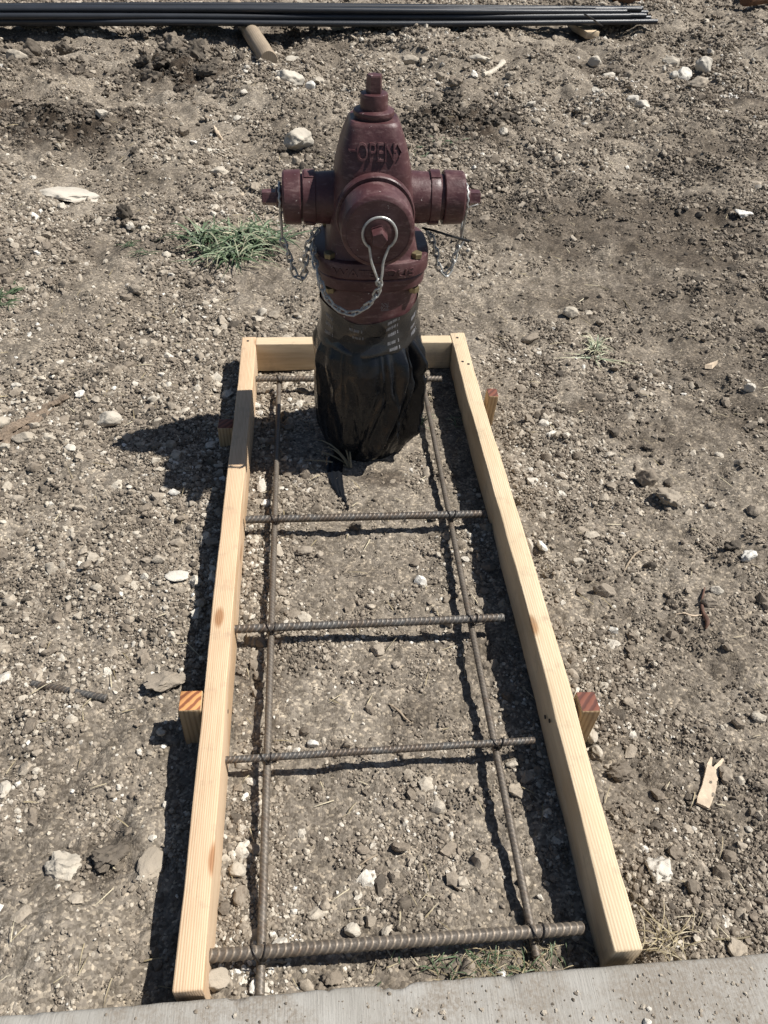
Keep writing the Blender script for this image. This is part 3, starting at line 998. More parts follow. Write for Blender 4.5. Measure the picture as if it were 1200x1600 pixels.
# ================================================================== REBAR MAT
def rebar_mesh(name, L, d, pitch, rib=0.055, nseg=20, per=10, smooth_rib=1.0):
    n = int(L / (pitch / per))
    s = np.linspace(0, L, n)
    th = np.linspace(0, 2 * math.pi, nseg, endpoint=False)
    S, T = np.meshgrid(s, th, indexing='ij')
    ph = ((S + d * 0.36 * np.cos(T)) / pitch) % 1.0
    rb = np.clip((1 - np.abs(ph - 0.5) / 0.17) * 1.8, 0, 1)
    lng = 0.9 * np.clip(1 - np.abs(np.sin(T)) / 0.3, 0, 1)
    rbc = rb
    rb = np.maximum(rb, lng)
    r = d / 2 * (1 + 2 * rib * rb * smooth_rib)
    v = np.stack([r * np.cos(T), S, r * np.sin(T)], 2)
    vv, f = rings([v[k] for k in range(n)])
    me = new_mesh(name, vv, f)
    outward(me)
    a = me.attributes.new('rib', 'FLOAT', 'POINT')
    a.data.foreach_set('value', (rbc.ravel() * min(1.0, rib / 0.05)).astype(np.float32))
    return me

mat_rb = empty('rebar_mat', (0.09, 0.9, 0.0))
tag(mat_rb, 'ladder of ribbed steel bars wired together inside the wooden form', 'rebar mat')
def bar(p0, p1, d, pitch, mt, rib=0.055, nseg=20, roll=0.0):
    p0, p1 = Vector(p0), Vector(p1)
    L = (p1 - p0).length
    q = (p1 - p0).to_track_quat('Y', 'Z')
    o = link('bar', rebar_mesh('bar', L, d, pitch, rib, nseg), mt, mat_rb)
    o.location = p0 - mat_rb.location
    o.rotation_mode = 'QUATERNION'
    o.rotation_quaternion = q @ Euler((0, roll, 0)).to_quaternion()
    return o
ZL = 0.026
# long bars
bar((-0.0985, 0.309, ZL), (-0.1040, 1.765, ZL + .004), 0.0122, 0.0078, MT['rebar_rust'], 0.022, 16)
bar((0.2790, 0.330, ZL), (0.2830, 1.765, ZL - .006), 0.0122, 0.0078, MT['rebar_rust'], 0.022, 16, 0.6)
CROSS = []
def cross(pa, pb, z, d, pitch, mt, rib):
    a, c = at(*pa, z), at(*pb, z)
    bar(a, c, d, pitch, mt, rib, 22, random.uniform(0, 2))
    CROSS.append((a, c, d))
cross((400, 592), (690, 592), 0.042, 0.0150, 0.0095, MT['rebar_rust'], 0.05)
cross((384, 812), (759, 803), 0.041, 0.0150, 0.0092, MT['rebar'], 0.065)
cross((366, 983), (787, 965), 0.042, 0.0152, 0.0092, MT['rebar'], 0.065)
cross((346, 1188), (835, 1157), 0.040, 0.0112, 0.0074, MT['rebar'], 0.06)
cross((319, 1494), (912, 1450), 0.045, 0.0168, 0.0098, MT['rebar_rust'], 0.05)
# tie wire at every crossing
for (a, c, d) in CROSS:
    for xl in (-0.1015, 0.2805):
        t = (xl - a[0]) / (c[0] - a[0])
        p = a + (c - a) * t
        pts = []
        rr = d / 2 + 0.0022
        for k in range(26):
            an = k / 25 * 2 * math.pi * 1.6 + random.uniform(-.1, .1)
            pts.append(p + np.array([0.010 * math.sin(k / 25 * 6.28 + .7), rr * math.cos(an) * 1.1, rr * math.sin(an) * 1.35 - .0035]))
        e = pts[-1]
        out = np.array([random.uniform(-.02, .03), random.uniform(-.01, .025), random.uniform(.006, .014)])
        pts += [e + out * s_ for s_ in (.35, .7, 1.0)]
        w = MB().add(*tube(spline(pts[::2] + [pts[-1]], 60), 0.0011, 6)).build('tie_wire', MT['wire'], mat_rb)
        w.location = -mat_rb.location

# ================================================================== HYDRANT
HX, HY = 0.1150, 1.528
hyd = empty('fire_hydrant', (HX, HY, 0.0))
tag(hyd, 'maroon painted fire hydrant with three capped outlets and hanging chains', 'fire hydrant')
HP = MT['paint']

def hw(z):       # half width of the bonnet
    return float(np.interp(z, [0.500, 0.515, 0.545, 0.589, 0.624, 0.665, 0.706, 0.735, 0.7445, 0.749], [0.1, 0.093, 0.086, 0.0805, 0.0775, 0.0725, 0.0625, 0.0515, 0.0475, 0.043]))
BS = 4.4
prof = [(hw(z), z) for z in np.concatenate([np.linspace(0.500, 0.735, 36), [0.739, 0.742, 0.7445, 0.747, 0.749]])]
bonnet = MB().add(*lathe(prof, 72, 'z', BS)).build('bonnet', HP, hyd, True, 28)
top = [(0.0345, 0.747), (0.0345, 0.7525), (0.0375, 0.7535), (0.0385, 0.757), (0.0375, 0.761), (0.034, 0.763), (0.0255, 0.7635), (0.0255, 0.7845), (0.0245, 0.7885), (0.0225, 0.7895), (0.002, 0.7895)]
MB().add(*lathe(top, 48)).build('stem_collar', HP, hyd, True, 30)
nut = [(0.0158, 0.788), (0.0148, 0.816), (0.0138, 0.8185), (0.002, 0.819)]
MB().add(*lathe(nut, 5, 'z', 2.0, True, True, math.radians(-48))).build('operating_nut', HP, hyd, False)

def text_mesh(txt, size, depth, squeeze=1.0, spacing=1.0):
    cu_ = bpy.data.curves.new('lettering', 'FONT')
    cu_.body = txt; cu_.size = size; cu_.extrude = depth / 2; cu_.align_x = 'CENTER'; cu_.space_character = spacing
    cu_.resolution_u = 3; cu_.bevel_depth = 0.0
    o = bpy.data.objects.new('lettering', cu_); col.objects.link(o)
    bpy.context.view_layer.update()
    me = bpy.data.meshes.new_from_object(o.evaluated_get(bpy.context.evaluated_depsgraph_get()))
    v = np.zeros(len(me.vertices) * 3, np.float32); me.vertices.foreach_get('co', v); v = v.reshape(-1, 3)
    f = [tuple(p.vertices) for p in me.polygons]
    bpy.data.objects.remove(o); bpy.data.curves.remove(cu_)
    v[:, 0] *= squeeze
    return v.astype(float), f

# OPEN with its arrow, cast on the front of the bonnet
tv, tf = text_mesh('OPEN', 0.043, 0.006, 0.66, 0.98)
tb = MB()
def on_bonnet(v):
    x, zz_, dep = v[:, 0], v[:, 1], v[:, 2]
    z = 0.6925 + zz_
    w = np.array([hw(q) for q in z])
    yv = -w * np.power(np.clip(1 - np.power(np.abs(x) / w, BS), 0.05, 1), 1 / BS)
    return np.stack([x + 0.001, yv - dep - 0.0006, z], 1)
tb.add(on_bonnet(tv), tf)
def strip(p0, p1, wd, dep=0.006):
    p0, p1 = np.array(p0), np.array(p1)
    d = (p1 - p0) / np.linalg.norm(p1 - p0); nrm = np.array([-d[1], d[0]]) * wd / 2
    q = [p0 - nrm, p1 - nrm, p1 + nrm, p0 + nrm]
    v = np.array([(a[0], a[1], -dep / 2) for a in q] + [(a[0], a[1], dep / 2) for a in q])
    f = [(3, 2, 1, 0), (4, 5, 6, 7), (0, 1, 5, 4), (1, 2, 6, 5), (2, 3, 7, 6), (3, 0, 4, 7)]
    tb.add(on_bonnet(v), f)
strip((-0.050, 0.016), (-0.034, 0.016), 0.003)
strip((0.033, 0.016), (0.0385, 0.016), 0.003)
strip((0.049, 0.014), (0.041, 0.027), 0.003)
strip((0.049, 0.016), (0.043, 0.006), 0.0025)
tb.build('open_lettering', HP, hyd, False)

# flanges
FS = 3.0
fu = [(0.085, 0.479), (0.115, 0.4795), (0.1175, 0.482), (0.1175, 0.507), (0.1155, 0.5115), (0.112, 0.513), (0.05, 0.513)]
MB().add(*lathe(fu, 84, 'z', FS)).build('upper_flange', HP, hyd, True, 30).scale.y = 0.93
fl = [(0.09, 0.446), (0.098, 0.447), (0.1085, 0.450), (0.1115, 0.4535), (0.1125, 0.474), (0.111, 0.4765), (0.085, 0.477)]
MB().add(*lathe(fl, 84, 'z', FS)).build('lower_flange', HP, hyd, True, 30).scale.y = 0.93
tv, tf = text_mesh('WATEROUS', 0.022, 0.0036, 1.3, 1.08)
x = tv[:, 0]; Rf = 0.1175
yv = -Rf * np.power(np.clip(1 - np.power(np.abs(x) / Rf, FS), 0.02, 1), 1 / FS)
MB().add(np.stack([x, yv * 0.93 - tv[:, 2] - 0.0004, 0.4865 + tv[:, 1]], 1), tf).build('flange_lettering', HP, hyd, False)
for sx, sy in ((-1, -1), (1, -1), (-1, 1), (1, 1)):
    for zb, zt in ((0.5135, 0.5235), (0.4355, 0.4465)):
        hx = [(0.0115, zb), (0.0115, zt - .0015), (0.0102, zt), (0.001, zt)] if zb > .45 else [(0.001, zb), (0.0102, zb), (0.0115, zb + .0015), (0.0115, zt)]
        o = MB().add(*lathe(hx, 6, 'z', 2, True, True, random.random())).build('bolt', MT['brass'], hyd, False)
        o.location = (sx * 0.0865, sy * 0.0775 if zb > .45 else sy * 0.070, 0)
# lower barrel
MB().add(*lathe([(0.1035, 0.05), (0.1035, 0.42), (0.1025, 0.45)], 72)).build('barrel', HP, hyd, True, 30)
# faint stencilled code on the barrel
pv = MB()
for r_ in range(7):
    for c_ in range(8):
        if random.random() < .35: continue
        xx_ = 0.018 + c_ * 0.0022 + random.uniform(-.0003, .0003); z_ = 0.425 - r_ * 0.0026
        w_ = 0.0007
        q = []
        for dx, dz in ((-w_, -w_), (w_, -w_), (w_, w_), (-w_, w_)):
            xq = xx_ + dx; q.append((xq, -math.sqrt(0.1036 ** 2 - xq * xq) - .0004, z_ + dz))
        pv.add(np.array(q), [(0, 1, 2, 3)])
pv.build('stencilled_code', MT['print_'], hyd, False)

# front pumper outlet (towards the camera)
SZ = 0.606
st = [(0.0675, -0.05), (0.0675, -0.082), (0.0735, -0.086), (0.0745, -0.090), (0.0745, -0.106), (0.0725, -0.1085), (0.060, -0.109), (0.060, -0.121), (0.055, -0.121)]
o = MB().add(*lathe(st, 72, 'y')).build('pumper_outlet', HP, hyd, True, 30); o.location.z = SZ
cp = [(0.05, -0.1150), (0.0665, -0.1150), (0.0685, -0.1170), (0.0690, -0.122), (0.0675, -0.168), (0.0660, -0.1735), (0.0625, -0.1765), (0.0585, -0.1775), (0.0580, -0.1765), (0.034, -0.1765), (0.026, -0.178), (0.022, -0.1795), (0.001, -0.1795)]
pc = MB().add(*lathe(cp, 72, 'y')).build('pumper_cap', HP, hyd, True, 30); pc.location.z = SZ
pn = [(0.0165, -0.178), (0.0148, -0.209), (0.0135, -0.2105), (0.001, -0.211)]
o = MB().add(*lathe(pn, 5, 'y', 2, True, True, math.radians(-54))).build('cap_nut', HP, pc, False)

# side hose outlets
for s in (-1, 1):
    nz = 0.600 if s < 0 else 0.6015
    if s < 0:
        noz = [(0.052, 0.05), (0.049, 0.085), (0.0475, 0.105), (0.0475, 0.110), (0.0497, 0.111), (0.0497, 0.134), (0.0485, 0.1355), (0.043, 0.136), (0.043, 0.140)]
        cpo, ce, ne = 0.1392, 0.1742, 0.2150
    else:
        noz = [(0.052, 0.05), (0.049, 0.085), (0.0475, 0.112), (0.0495, 0.1135), (0.0495, 0.130), (0.0485, 0.132), (0.043, 0.133), (0.043, 0.1415)]
        cpo, ce, ne = 0.1405, 0.1815, 0.2160
    noz = [(r, h * s) for r, h in noz]
    o = MB().add(*lathe(noz, 56, 'x')).build('hose_outlet', HP, hyd, True, 30); o.location.z = nz
    # casting lug on the outlet
    for a0, a1 in ((0.9, 2.0), (3.9, 4.7)):
        th = np.linspace(a0, a1, 12)
        rr = []
        for r_, h_ in ((0.049, 0.1125), (0.0515, 0.1130), (0.0515, 0.1315), (0.049, 0.132)):
            rr.append(np.stack([np.full(12, h_ * s), r_ * np.cos(th), r_ * np.sin(th)], 1))
        v = np.concatenate(rr); f = []
        for k in range(3):
            for i in range(11): f.append((k * 12 + i, k * 12 + i + 1, (k + 1) * 12 + i + 1, (k + 1) * 12 + i))
        f += [(0, 12, 24, 36), (11, 47, 35, 23)]
        MB().add(v, f).build('lug', HP, o, True, 30)
    cc = [(0.035, cpo), (0.0490, cpo), (0.0505, cpo + .0015), (0.0508, cpo + .004), (0.0495, ce - .004), (0.0470, ce - .0005), (0.044, ce), (0.026, ce), (0.0205, ce + .002), (0.0195, ce + .0125), (0.018, ce + .0135), (0.001, ce + .0135)]
    cc = [(r, h * s) for r, h in cc]
    c_ = MB().add(*lathe(cc, 56, 'x')).build('hose_cap', HP, hyd, True, 30); c_.location.z = nz
    nn_ = [(0.0163, (ce + .013) * s), (0.0150, (ne - .0015) * s), (0.0138, ne * s), (0.001, (ne + .0003) * s)]
    MB().add(*lathe(nn_, 5, 'x', 2, True, True, math.radians(90 + 36))).build('cap_nut', HP, c_, False)

# chains
def link_mesh():
    n = 20
    a = np.linspace(0, 2 * math.pi, n, endpoint=False)
    Lh, Wh = 0.0054, 0.0053
    path = np.stack([np.where(np.cos(a) > 0, Lh, -Lh) + Wh * np.cos(a), Wh * np.sin(a) , 0.0022 * np.sin(2 * a)], 1)
    v, f = tube(path, 0.0022, 7, True)
    return new_mesh('link', v, f)
LINK = link_mesh(); LINK.materials.append(MT['galv'])

def chain(hoop, path, name):
    c = MB().add(*tube(hoop, 0.0025, 8)).build('cap_chain', MT['galv'], hyd)
    tag(c, name)
    P = spline(path, 400)
    s = np.concatenate([[0], np.cumsum(np.linalg.norm(np.diff(P, axis=0), axis=1))])
    pitch = 0.0160
    n = int(s[-1] / pitch)
    for k in range(n):
        t = (k + .5) * pitch
        p = np.array([np.interp(t, s, P[:, i]) for i in range(3)])
        q = np.array([np.interp(t + .003, s, P[:, i]) for i in range(3)]) - np.array([np.interp(t - .003, s, P[:, i]) for i in range(3)])
        d = Vector(q).normalized()
        side = Vector((0, -1, 0)) if abs(d.y) < .8 else Vector((1, 0, 0))
        B = d.cross(side).normalized(); A = B.cross(d)
        m = Matrix((d, B, A)).transposed()
        roll = (math.radians(18) if k % 2 == 0 else math.radians(100)) + random.uniform(-.25, .25)
        m = m @ Matrix.Rotation(roll, 3, 'X')
        o = link('link', LINK, None, c)
        o.rotation_mode = 'QUATERNION'
        o.rotation_quaternion = m.to_quaternion()
        o.location = p.tolist()

off = np.array([HX, HY, 0])
# front: wire hoop round the pumper nut, closing downwards
zc = SZ
hp = []
for a in np.linspace(-62, 242, 40):
    t = math.radians(a); hp.append((0.0305 * math.cos(t) + .002, -0.1835, zc + 0.0305 * math.sin(t)))
hoop = [(0.007, -0.190, zc - 0.083), (0.009, -0.189, zc - 0.071), (0.0105, -0.187, zc - 0.05)] + hp[1:-1] + [(-0.0115, -0.187, zc - 0.05), (-0.004, -0.189, zc - 0.071), (0.002, -0.190, zc - 0.085)]
hoop = spline(hoop, 120)
e = hoop[-1]
front_path = [e] + [on_y(px, py, Y) - off for px, py, Y in ((592, 450, 1.352), (577, 474, 1.362), (552, 489, 1.374), (528, 482, 1.388), (509, 462, 1.402), (498, 432, 1.422), (491, 402, 1.46), (490, 376, 1.50))]
chain(hoop, front_path, 'chain sagging from the front cap across the barrel')
for s in (-1, 1):
    xh = (-0.1800 if s < 0 else 0.1875); nz = 0.600
    hp = []
    for a in np.linspace(-50, 230, 36):
        t = math.radians(a); hp.append((xh + s * .001 * math.sin(a), 0.0285 * math.cos(t), nz + 0.0285 * math.sin(t) - .002))
    bot = nz - 0.085
    hoop = [(xh + .001 * s, 0.0012, bot), (xh, 0.006, bot + .02)] + hp[1:-1] + [(xh, -0.006, bot + .02), (xh + .001 * s, -0.0012, bot)]
    hoop = spline(hoop, 110)
    e = hoop[-1]
    if s < 0:
        pth = [e] + [on_y(px, py, Y) - off for px, py, Y in ((449, 392, 1.527), (457, 420, 1.525), (466, 434, 1.522), (476, 426, 1.52), (479, 392, 1.52), (488, 368, 1.52), (499, 358, 1.52))]
        chain(hoop, pth, 'chain looping under the outlet cap next to the grass')
    else:
        pth = [e] + [on_y(px, py, Y) - off for px, py, Y in ((713, 392, 1.527), (704, 420, 1.525), (695, 428, 1.522), (685, 417, 1.52), (681, 392, 1.52), (674, 372, 1.52), (664, 358, 1.52))]
        chain(hoop, pth, 'chain looping under the outlet cap with the black cable tie')
pts = [on_y(px, py, Y) - off for px, py, Y in ((660, 356, 1.52), (680, 361, 1.50), (705, 369, 1.50), (733, 377, 1.51))]
MB().add(*tube(spline(pts, 30), [0.0022] * 24 + [0.003] * 6, 6)).build('cable_tie', MT['ziptie'], hyd)
pts = [on_y(px, py, Y) - off for px, py, Y in ((727, 330, 1.50), (733, 324, 1.50), (741, 321, 1.50), (747, 319, 1.505))]
MB().add(*tube(spline(pts, 24), 0.0012, 6)).build('bent_wire', MT['galv'], hyd)

# ================================================================== BLACK PLASTIC SLEEVE + TAPE
bag = empty('plastic_sleeve', (HX, HY, 0.0))
tag(bag, 'crumpled black plastic sheet taped round the foot of the hydrant', 'plastic sheet')
nt_, nz_ = 300, 150
TH = np.linspace(-math.pi, math.pi, nt_, endpoint=False)       # 0 = towards camera (-Y), + to the right
tt = np.linspace(0, 1, nz_)                                     # 0 top, 1 ground
T2, A2 = np.meshgrid(tt, TH, indexing='ij')
zprof = np.interp(tt, [0, .08, .2, .5, .8, .95, 1.0], [0.348, 0.322, 0.278, 0.175, 0.065, 0.012, -0.012])
rprof = np.interp(tt, [0, .05, .10, .17, .25, .5, .8, .93, 1.0], [0.1055, 0.1070, 0.1115, 0.1195, 0.1235, 0.1225, 0.1150, 0.1040, 0.0930])
Rr = np.repeat(rprof[:, None], nt_, 1)
env = sstep(0.06, 0.22, T2)
def fold(a0, a1, w0, amp, t0=0.0, t1=1.0, curve=0.0, skew=0.0):
    global Rr
    c = a0 + (a1 - a0) * T2 + curve * np.sin(T2 * math.pi)
    d = (A2 - c + math.pi) % (2 * math.pi) - math.pi
    g = np.exp(-np.abs(d / w0) ** 1.25 * 1.2) - 0.75 * np.exp(-np.abs((d - skew) / (w0 * .7)) ** 1.25 * 1.2)
    Rr = Rr + amp * g * env * sstep(t0, t0 + .12, T2) * (1 - sstep(t1 - .15, t1, T2) * .8)
fold(0.66, 0.0, 0.13, 0.028, 0.0, 1.0, 0.12, 0.17)           # diagonal pleat, right of centre
fold(0.98, 0.86, 0.06, 0.028, 0.0, 0.92, 0.05, -0.10)
fold(1.25, 1.05, 0.10, 0.016, 0.0, 1.0, 0.0, 0.14)
fold(0.28, 0.42, 0.06, 0.006, 0.0, 0.5, 0.0, 0.10)
fold(-0.25, -0.1, 0.22, 0.003, 0.1, 1.0, 0.1, -0.25)
fold(-0.85, -0.45, 0.13, 0.004, 0.0, 0.9, 0.0, -0.17)
fold(-1.15, -1.2, 0.07, 0.006, 0.0, 0.6, 0.0, -0.11)
fold(-0.35, -0.7, 0.10, 0.003, 0.35, 1.0, 0.1, 0.14)
for k in range(14):
    a = random.uniform(1.5, 4.7)
    fold(a, a + random.uniform(-.5, .5), random.uniform(.05, .15), random.uniform(.002, .005), 0, 1, 0, random.choice((-.13, .13)))
Pn = np.stack([np.sin(A2).ravel() * 2.2, np.cos(A2).ravel() * 2.2, T2.ravel() * 1.8], 1)
Rr = Rr + (0.008 * fbm(Pn, 2) + 0.0010 * fbm(Pn * [3, 3, 1.6] + 5, 2)).reshape(Rr.shape) * env
# short slanted crinkles
cr = fbm(np.stack([(A2 * 5 + T2 * 9).ravel(), (T2 * 5 - A2).ravel(), np.full(A2.size, .3)], 1), 3).reshape(A2.shape)
Rr = Rr + 0.0011 * np.abs(cr) * env
fold(0.10, 0.75, 0.05, 0.004, 0.30, 1.0, 0.0, 0.09)
fold(0.45, -0.35, 0.07, 0.008, 0.35, 1.0, 0.1, -0.09)
fold(-0.62, -0.05, 0.06, 0.003, 0.25, 1.0, 0.0, 0.10)
fold(1.15, 0.35, 0.05, 0.009, 0.15, 0.9, 0.0, 0.08)
fold(0.80, 0.95, 0.03, 0.010, 0.0, 0.55, 0.0, 0.05)
fold(0.15, 0.3, 0.03, 0.007, 0.0, 0.35, 0.0, 0.05)
fold(-0.55, -0.5, 0.03, 0.006, 0.0, 0.3, 0.0, 0.05)
ck = fbm(np.stack([(A2 * 3.2 + T2 * 4).ravel(), (T2 * 4.5 - A2 * 1.3).ravel(), np.full(A2.size, 7.3)], 1), 2).reshape(A2.shape)
Rr = Rr + 0.0032 * (0.35 - np.abs(ck)) * env * (0.35 + 0.65 * sstep(-0.3, 0.5, A2))          # sharp slanting crinkles
# bottom hem not level
Zb = np.repeat(zprof[:, None], nt_, 1) + 0.006 * np.sin(A2 * 3 + 1) * T2 + 0.022 * np.exp(-((A2 - 0.85) / 0.45) ** 2) * T2 ** 2
hang = np.exp(-((A2 + 0.0) / 0.5) ** 2)
Rr = Rr - 0.006 * hang * sstep(0.85, 1, T2)
v = np.stack([Rr * np.sin(A2), -Rr * np.cos(A2), Zb], 2)
vv, f = rings([v[k] for k in range(nz_)], False, False)
sleeve = new_mesh('sheet', vv, f)
link('sheet', sleeve, MT['bag'], bag)
# flat black strip laid on the dirt in place of a shadow spike
strip_rows = []
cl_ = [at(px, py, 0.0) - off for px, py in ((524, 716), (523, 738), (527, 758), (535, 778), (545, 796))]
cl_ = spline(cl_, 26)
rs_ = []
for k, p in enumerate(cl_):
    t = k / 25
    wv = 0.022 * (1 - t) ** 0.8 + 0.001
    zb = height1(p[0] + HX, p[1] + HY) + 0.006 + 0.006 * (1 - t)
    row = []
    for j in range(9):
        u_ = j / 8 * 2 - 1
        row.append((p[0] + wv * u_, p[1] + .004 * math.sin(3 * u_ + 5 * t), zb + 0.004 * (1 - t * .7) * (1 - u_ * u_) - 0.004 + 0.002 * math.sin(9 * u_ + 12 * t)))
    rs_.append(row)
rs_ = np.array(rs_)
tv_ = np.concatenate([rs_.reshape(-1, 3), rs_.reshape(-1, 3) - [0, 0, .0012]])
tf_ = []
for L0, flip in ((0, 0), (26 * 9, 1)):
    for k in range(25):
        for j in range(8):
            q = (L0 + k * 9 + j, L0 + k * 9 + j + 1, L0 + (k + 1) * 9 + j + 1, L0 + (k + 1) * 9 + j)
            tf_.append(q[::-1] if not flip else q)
MB().add(tv_, tf_).build('shadow_strip', MT['bag'], bag, True, 0)

# tape band
nta = 200
TA = np.linspace(-math.pi, math.pi, nta, endpoint=False)
def tape_top(a): return 0.381 + 0.020 * np.sin(a) ** 2 + 0.004 * np.sin(5 * a) + 0.004 * np.sin(a)
def tape_bot(a): return 0.309 + 0.006 * np.sin(a + .3) + 0.003 * np.sin(7 * a) - 0.004 * np.cos(2 * a)
rows_ = []
for k in range(22):
    u_ = k / 21
    z_ = tape_top(TA) * (1 - u_) + tape_bot(TA) * u_
    r_ = 0.1058 + 0.0035 * sstep(.45, .8, u_) * (0.6 + 0.4 * np.sin(4 * TA)) + 0.0075 * sstep(.7, 1.0, u_) + 0.0012 * np.sin(3 * TA + 9 * u_) + 0.0009 * np.sin(11 * TA - 5 * u_)
    rows_.append(np.stack([r_ * np.sin(TA), -r_ * np.cos(TA), z_], 1))
vv, f = rings(rows_, False, False)
tape = link('tape', new_mesh('tape', vv, f), MT['tape'], bag)
tag(tape, 'dark see-through tape band printed with rows of tiny pale lettering')
# rows of small print (too small to read in the photograph: broken strokes)
prn = MB()
tape_np = np.array(rows_)
def tape_pt(a, u_):
    k = u_ * 21; i = min(int(k), 20); fr = k - i
    j = (a + math.pi) / (2 * math.pi) * nta; j0 = int(j) % nta; fj = j - int(j); j1 = (j0 + 1) % nta
    p = (tape_np[i, j0] * (1 - fr) + tape_np[i + 1, j0] * fr) * (1 - fj) + (tape_np[i, j1] * (1 - fr) + tape_np[i + 1, j1] * fr) * fj
    return p * np.array([1.0, 1.0, 1.0]) + np.array([math.sin(a), -math.cos(a), 0]) * 0.0007
for a0, us in ((-1.12, (.25, .45, .68)), (-0.44, (.2, .42, .66)), (0.30, (.12, .3, .5, .72, .9)), (0.92, (.35, .58, .8)), (1.6, (.3, .6)), (2.4, (.3, .6)), (-1.9, (.3, .6)), (-2.6, (.3, .6))):
    for q, u0 in enumerate(us):
        a = a0 + random.uniform(-.03, .03)
        slope = 0.25 if a0 > 0.2 and a0 < .6 else 0.0
        for c_ in range(13):
            if random.random() < .12: a += 0.012; continue
            wd = random.uniform(.006, .014); hh = random.uniform(.034, .05)
            uc = u0 - slope * (a - a0)
            q4 = [tape_pt(a, min(.98, uc + hh)), tape_pt(a + wd, min(.98, uc + hh)), tape_pt(a + wd + .003, max(.01, uc - hh)), tape_pt(a + .003, max(.01, uc - hh))]
            prn.add(np.array(q4), [(0, 1, 2, 3)])
            a += wd + random.uniform(.004, .008)
        for c_ in range(3):
            uc = u0 - slope * (a - a0) + (c_ - 1) * .03
            q4 = [tape_pt(a + .03, min(.98, uc + .012)), tape_pt(a + .055, min(.98, uc + .012)), tape_pt(a + .055, max(.01, uc - .008)), tape_pt(a + .03, max(.01, uc - .008))]
            prn.add(np.array(q4), [(0, 1, 2, 3)])
tag(prn.build('print', MT['print_'], tape, False), kind='stuff')

# ================================================================== PIPES AND TIMBERS BEHIND
pa = at(-420, 36, 0.105); pb = at(1033, 35, 0.062)
ddir = (pb - pa) / np.linalg.norm(pb - pa)
perp = np.array([-ddir[1], ddir[0], 0])
pipe_spec = []
ordw = ['nearest', 'second', 'third', 'fourth', 'fifth', 'sixth', 'seventh', 'rearmost']
for lay, cnt in ((0, 6), (1, 5), (2, 4)):
    for k in range(cnt):
        pos = ordw[k] if k < cnt - 1 else 'rearmost'
        pos = pos if k in (0, cnt - 1) else pos + ' from the front'
        pipe_spec.append((lay * 0.019 + k * 0.038, lay * 0.0292, 0.0170, random.uniform(-.30, .0) + (0.06 if k == 0 and lay == 0 else 0),
                          'thin black plastic pipe, %s in the %s layer of the stacked bundle' % (pos, ('bottom', 'middle', 'top')[lay])))
for k, (o_, z_, r_, es, lab) in enumerate(pipe_spec):
    pts = []
    for t in np.linspace(0, 1, 40):
        p = pa + (pb + ddir * es - pa) * t
        p = p + perp * (o_ + 0.012 * math.sin(2.2 * t * 3.1 + k * 1.7) + (0.05 * (t - .6) * math.sin(k * 2.3)))
        p[2] = p[2] + z_ + 0.005 * math.sin(7 * t + k * 2.1)
        pts.append(p)
    P = np.array(pts)
    base = P[-1].copy()
    vo, fo = tube(P, r_, 18)
    mb = MB().add(vo, fo[:-2])
    # open end: wall thickness and a dark bore
    n0 = 18 * 39
    e_o = vo[n0:n0 + 18]
    cen = e_o.mean(0)
    e_i = cen + (e_o - cen) * 0.84
    e_d = e_i - ddir * 0.35
    v2, f2_ = rings([e_o, e_i, e_d], False, False)
    mb.add(v2, f2_)
    mb.add(np.concatenate([e_d]), [tuple(range(17, -1, -1))])
    ob = mb.build('black_pipe', MT['pipe'], None)
    ob.location = (0, 0, 0)
    tag(ob, lab, 'pipe', 'bundle of black pipes lying on timbers')

def post(p0, p1, r, mt, name, label, cat, group=None):
    """round fence post with cut ends and worn edges"""
    p0, p1 = np.array(p0, float), np.array(p1, float)
    L = np.linalg.norm(p1 - p0)
    n = 22
    th = np.linspace(0, 2 * math.pi, n, endpoint=False)
    rs_ = []
    for t in np.concatenate([[0, .004, .012], np.linspace(.03, L - .03, 26), [L - .012, L - .004, L]]):
        e = 0.93 if t in (0, L) else (0.975 if t in (.004, L - .004) else 1.0)
        q = r * e * (1 + 0.05 * fbm(np.stack([np.cos(th) * .8, np.sin(th) * .8, np.full(n, t * 2.0)], 1) + 3, 3))
        q = q * np.where(np.abs(th - math.pi * 1.5) < .5, .9, 1)
        rs_.append(np.stack([q * np.cos(th), np.full(n, t), q * np.sin(th)], 1))
    o = MB().add(*rings(rs_)).build(name, mt, None, True, 40)
    o.location = p0.tolist()
    o.rotation_mode = 'QUATERNION'
    o.rotation_quaternion = Vector((p1 - p0).tolist()).to_track_quat('Y', 'Z')
    return tag(o, label, cat, group)
c0 = at(420, 93, 0.03); c1 = at(383, 34, 0.03)
dv = (c1 - c0) / np.linalg.norm(c1 - c0)
zp = height1(c0[0], c0[1])
c0[2] = 0.036 + zp * .7; c1 = c0 + dv * 1.5; c1[2] = 0.022
post(c0, c1, 0.053, MT['weathered'], 'wooden_post', 'weathered round wooden post poking out from under the black pipes', 'post')
# squared timber under the pipes further right
c0 = at(926, 56, 0.0)
me = board_mesh('timber_block', 0.80, 0.095, 0.042, 3.0, 0, 0.001, 14, 0.003)
o = link('timber_block', me, MT['pine_r'], None, (c0[0], c0[1], 0.046 + height1(c0[0], c0[1]) * .6), (0, 0, math.atan2(perp[1], perp[0]) - math.pi / 2))
tag(o, 'short pale squared timber end under the right end of the pipes', 'timber')
# strap wire round the bundle end
pts = [at(px, py, z) for px, py, z in ((913, 22, .15), (920, 26, .14), (929, 32, .11), (937, 38, .07), (944, 42, .03))]
wr = MB().add(*tube(spline(pts, 24), 0.005, 6)).build('strap_wire', MT['wire'], None)
tag(wr, 'thin dark wire strapped over the pipes above the pale timber end', 'wire')
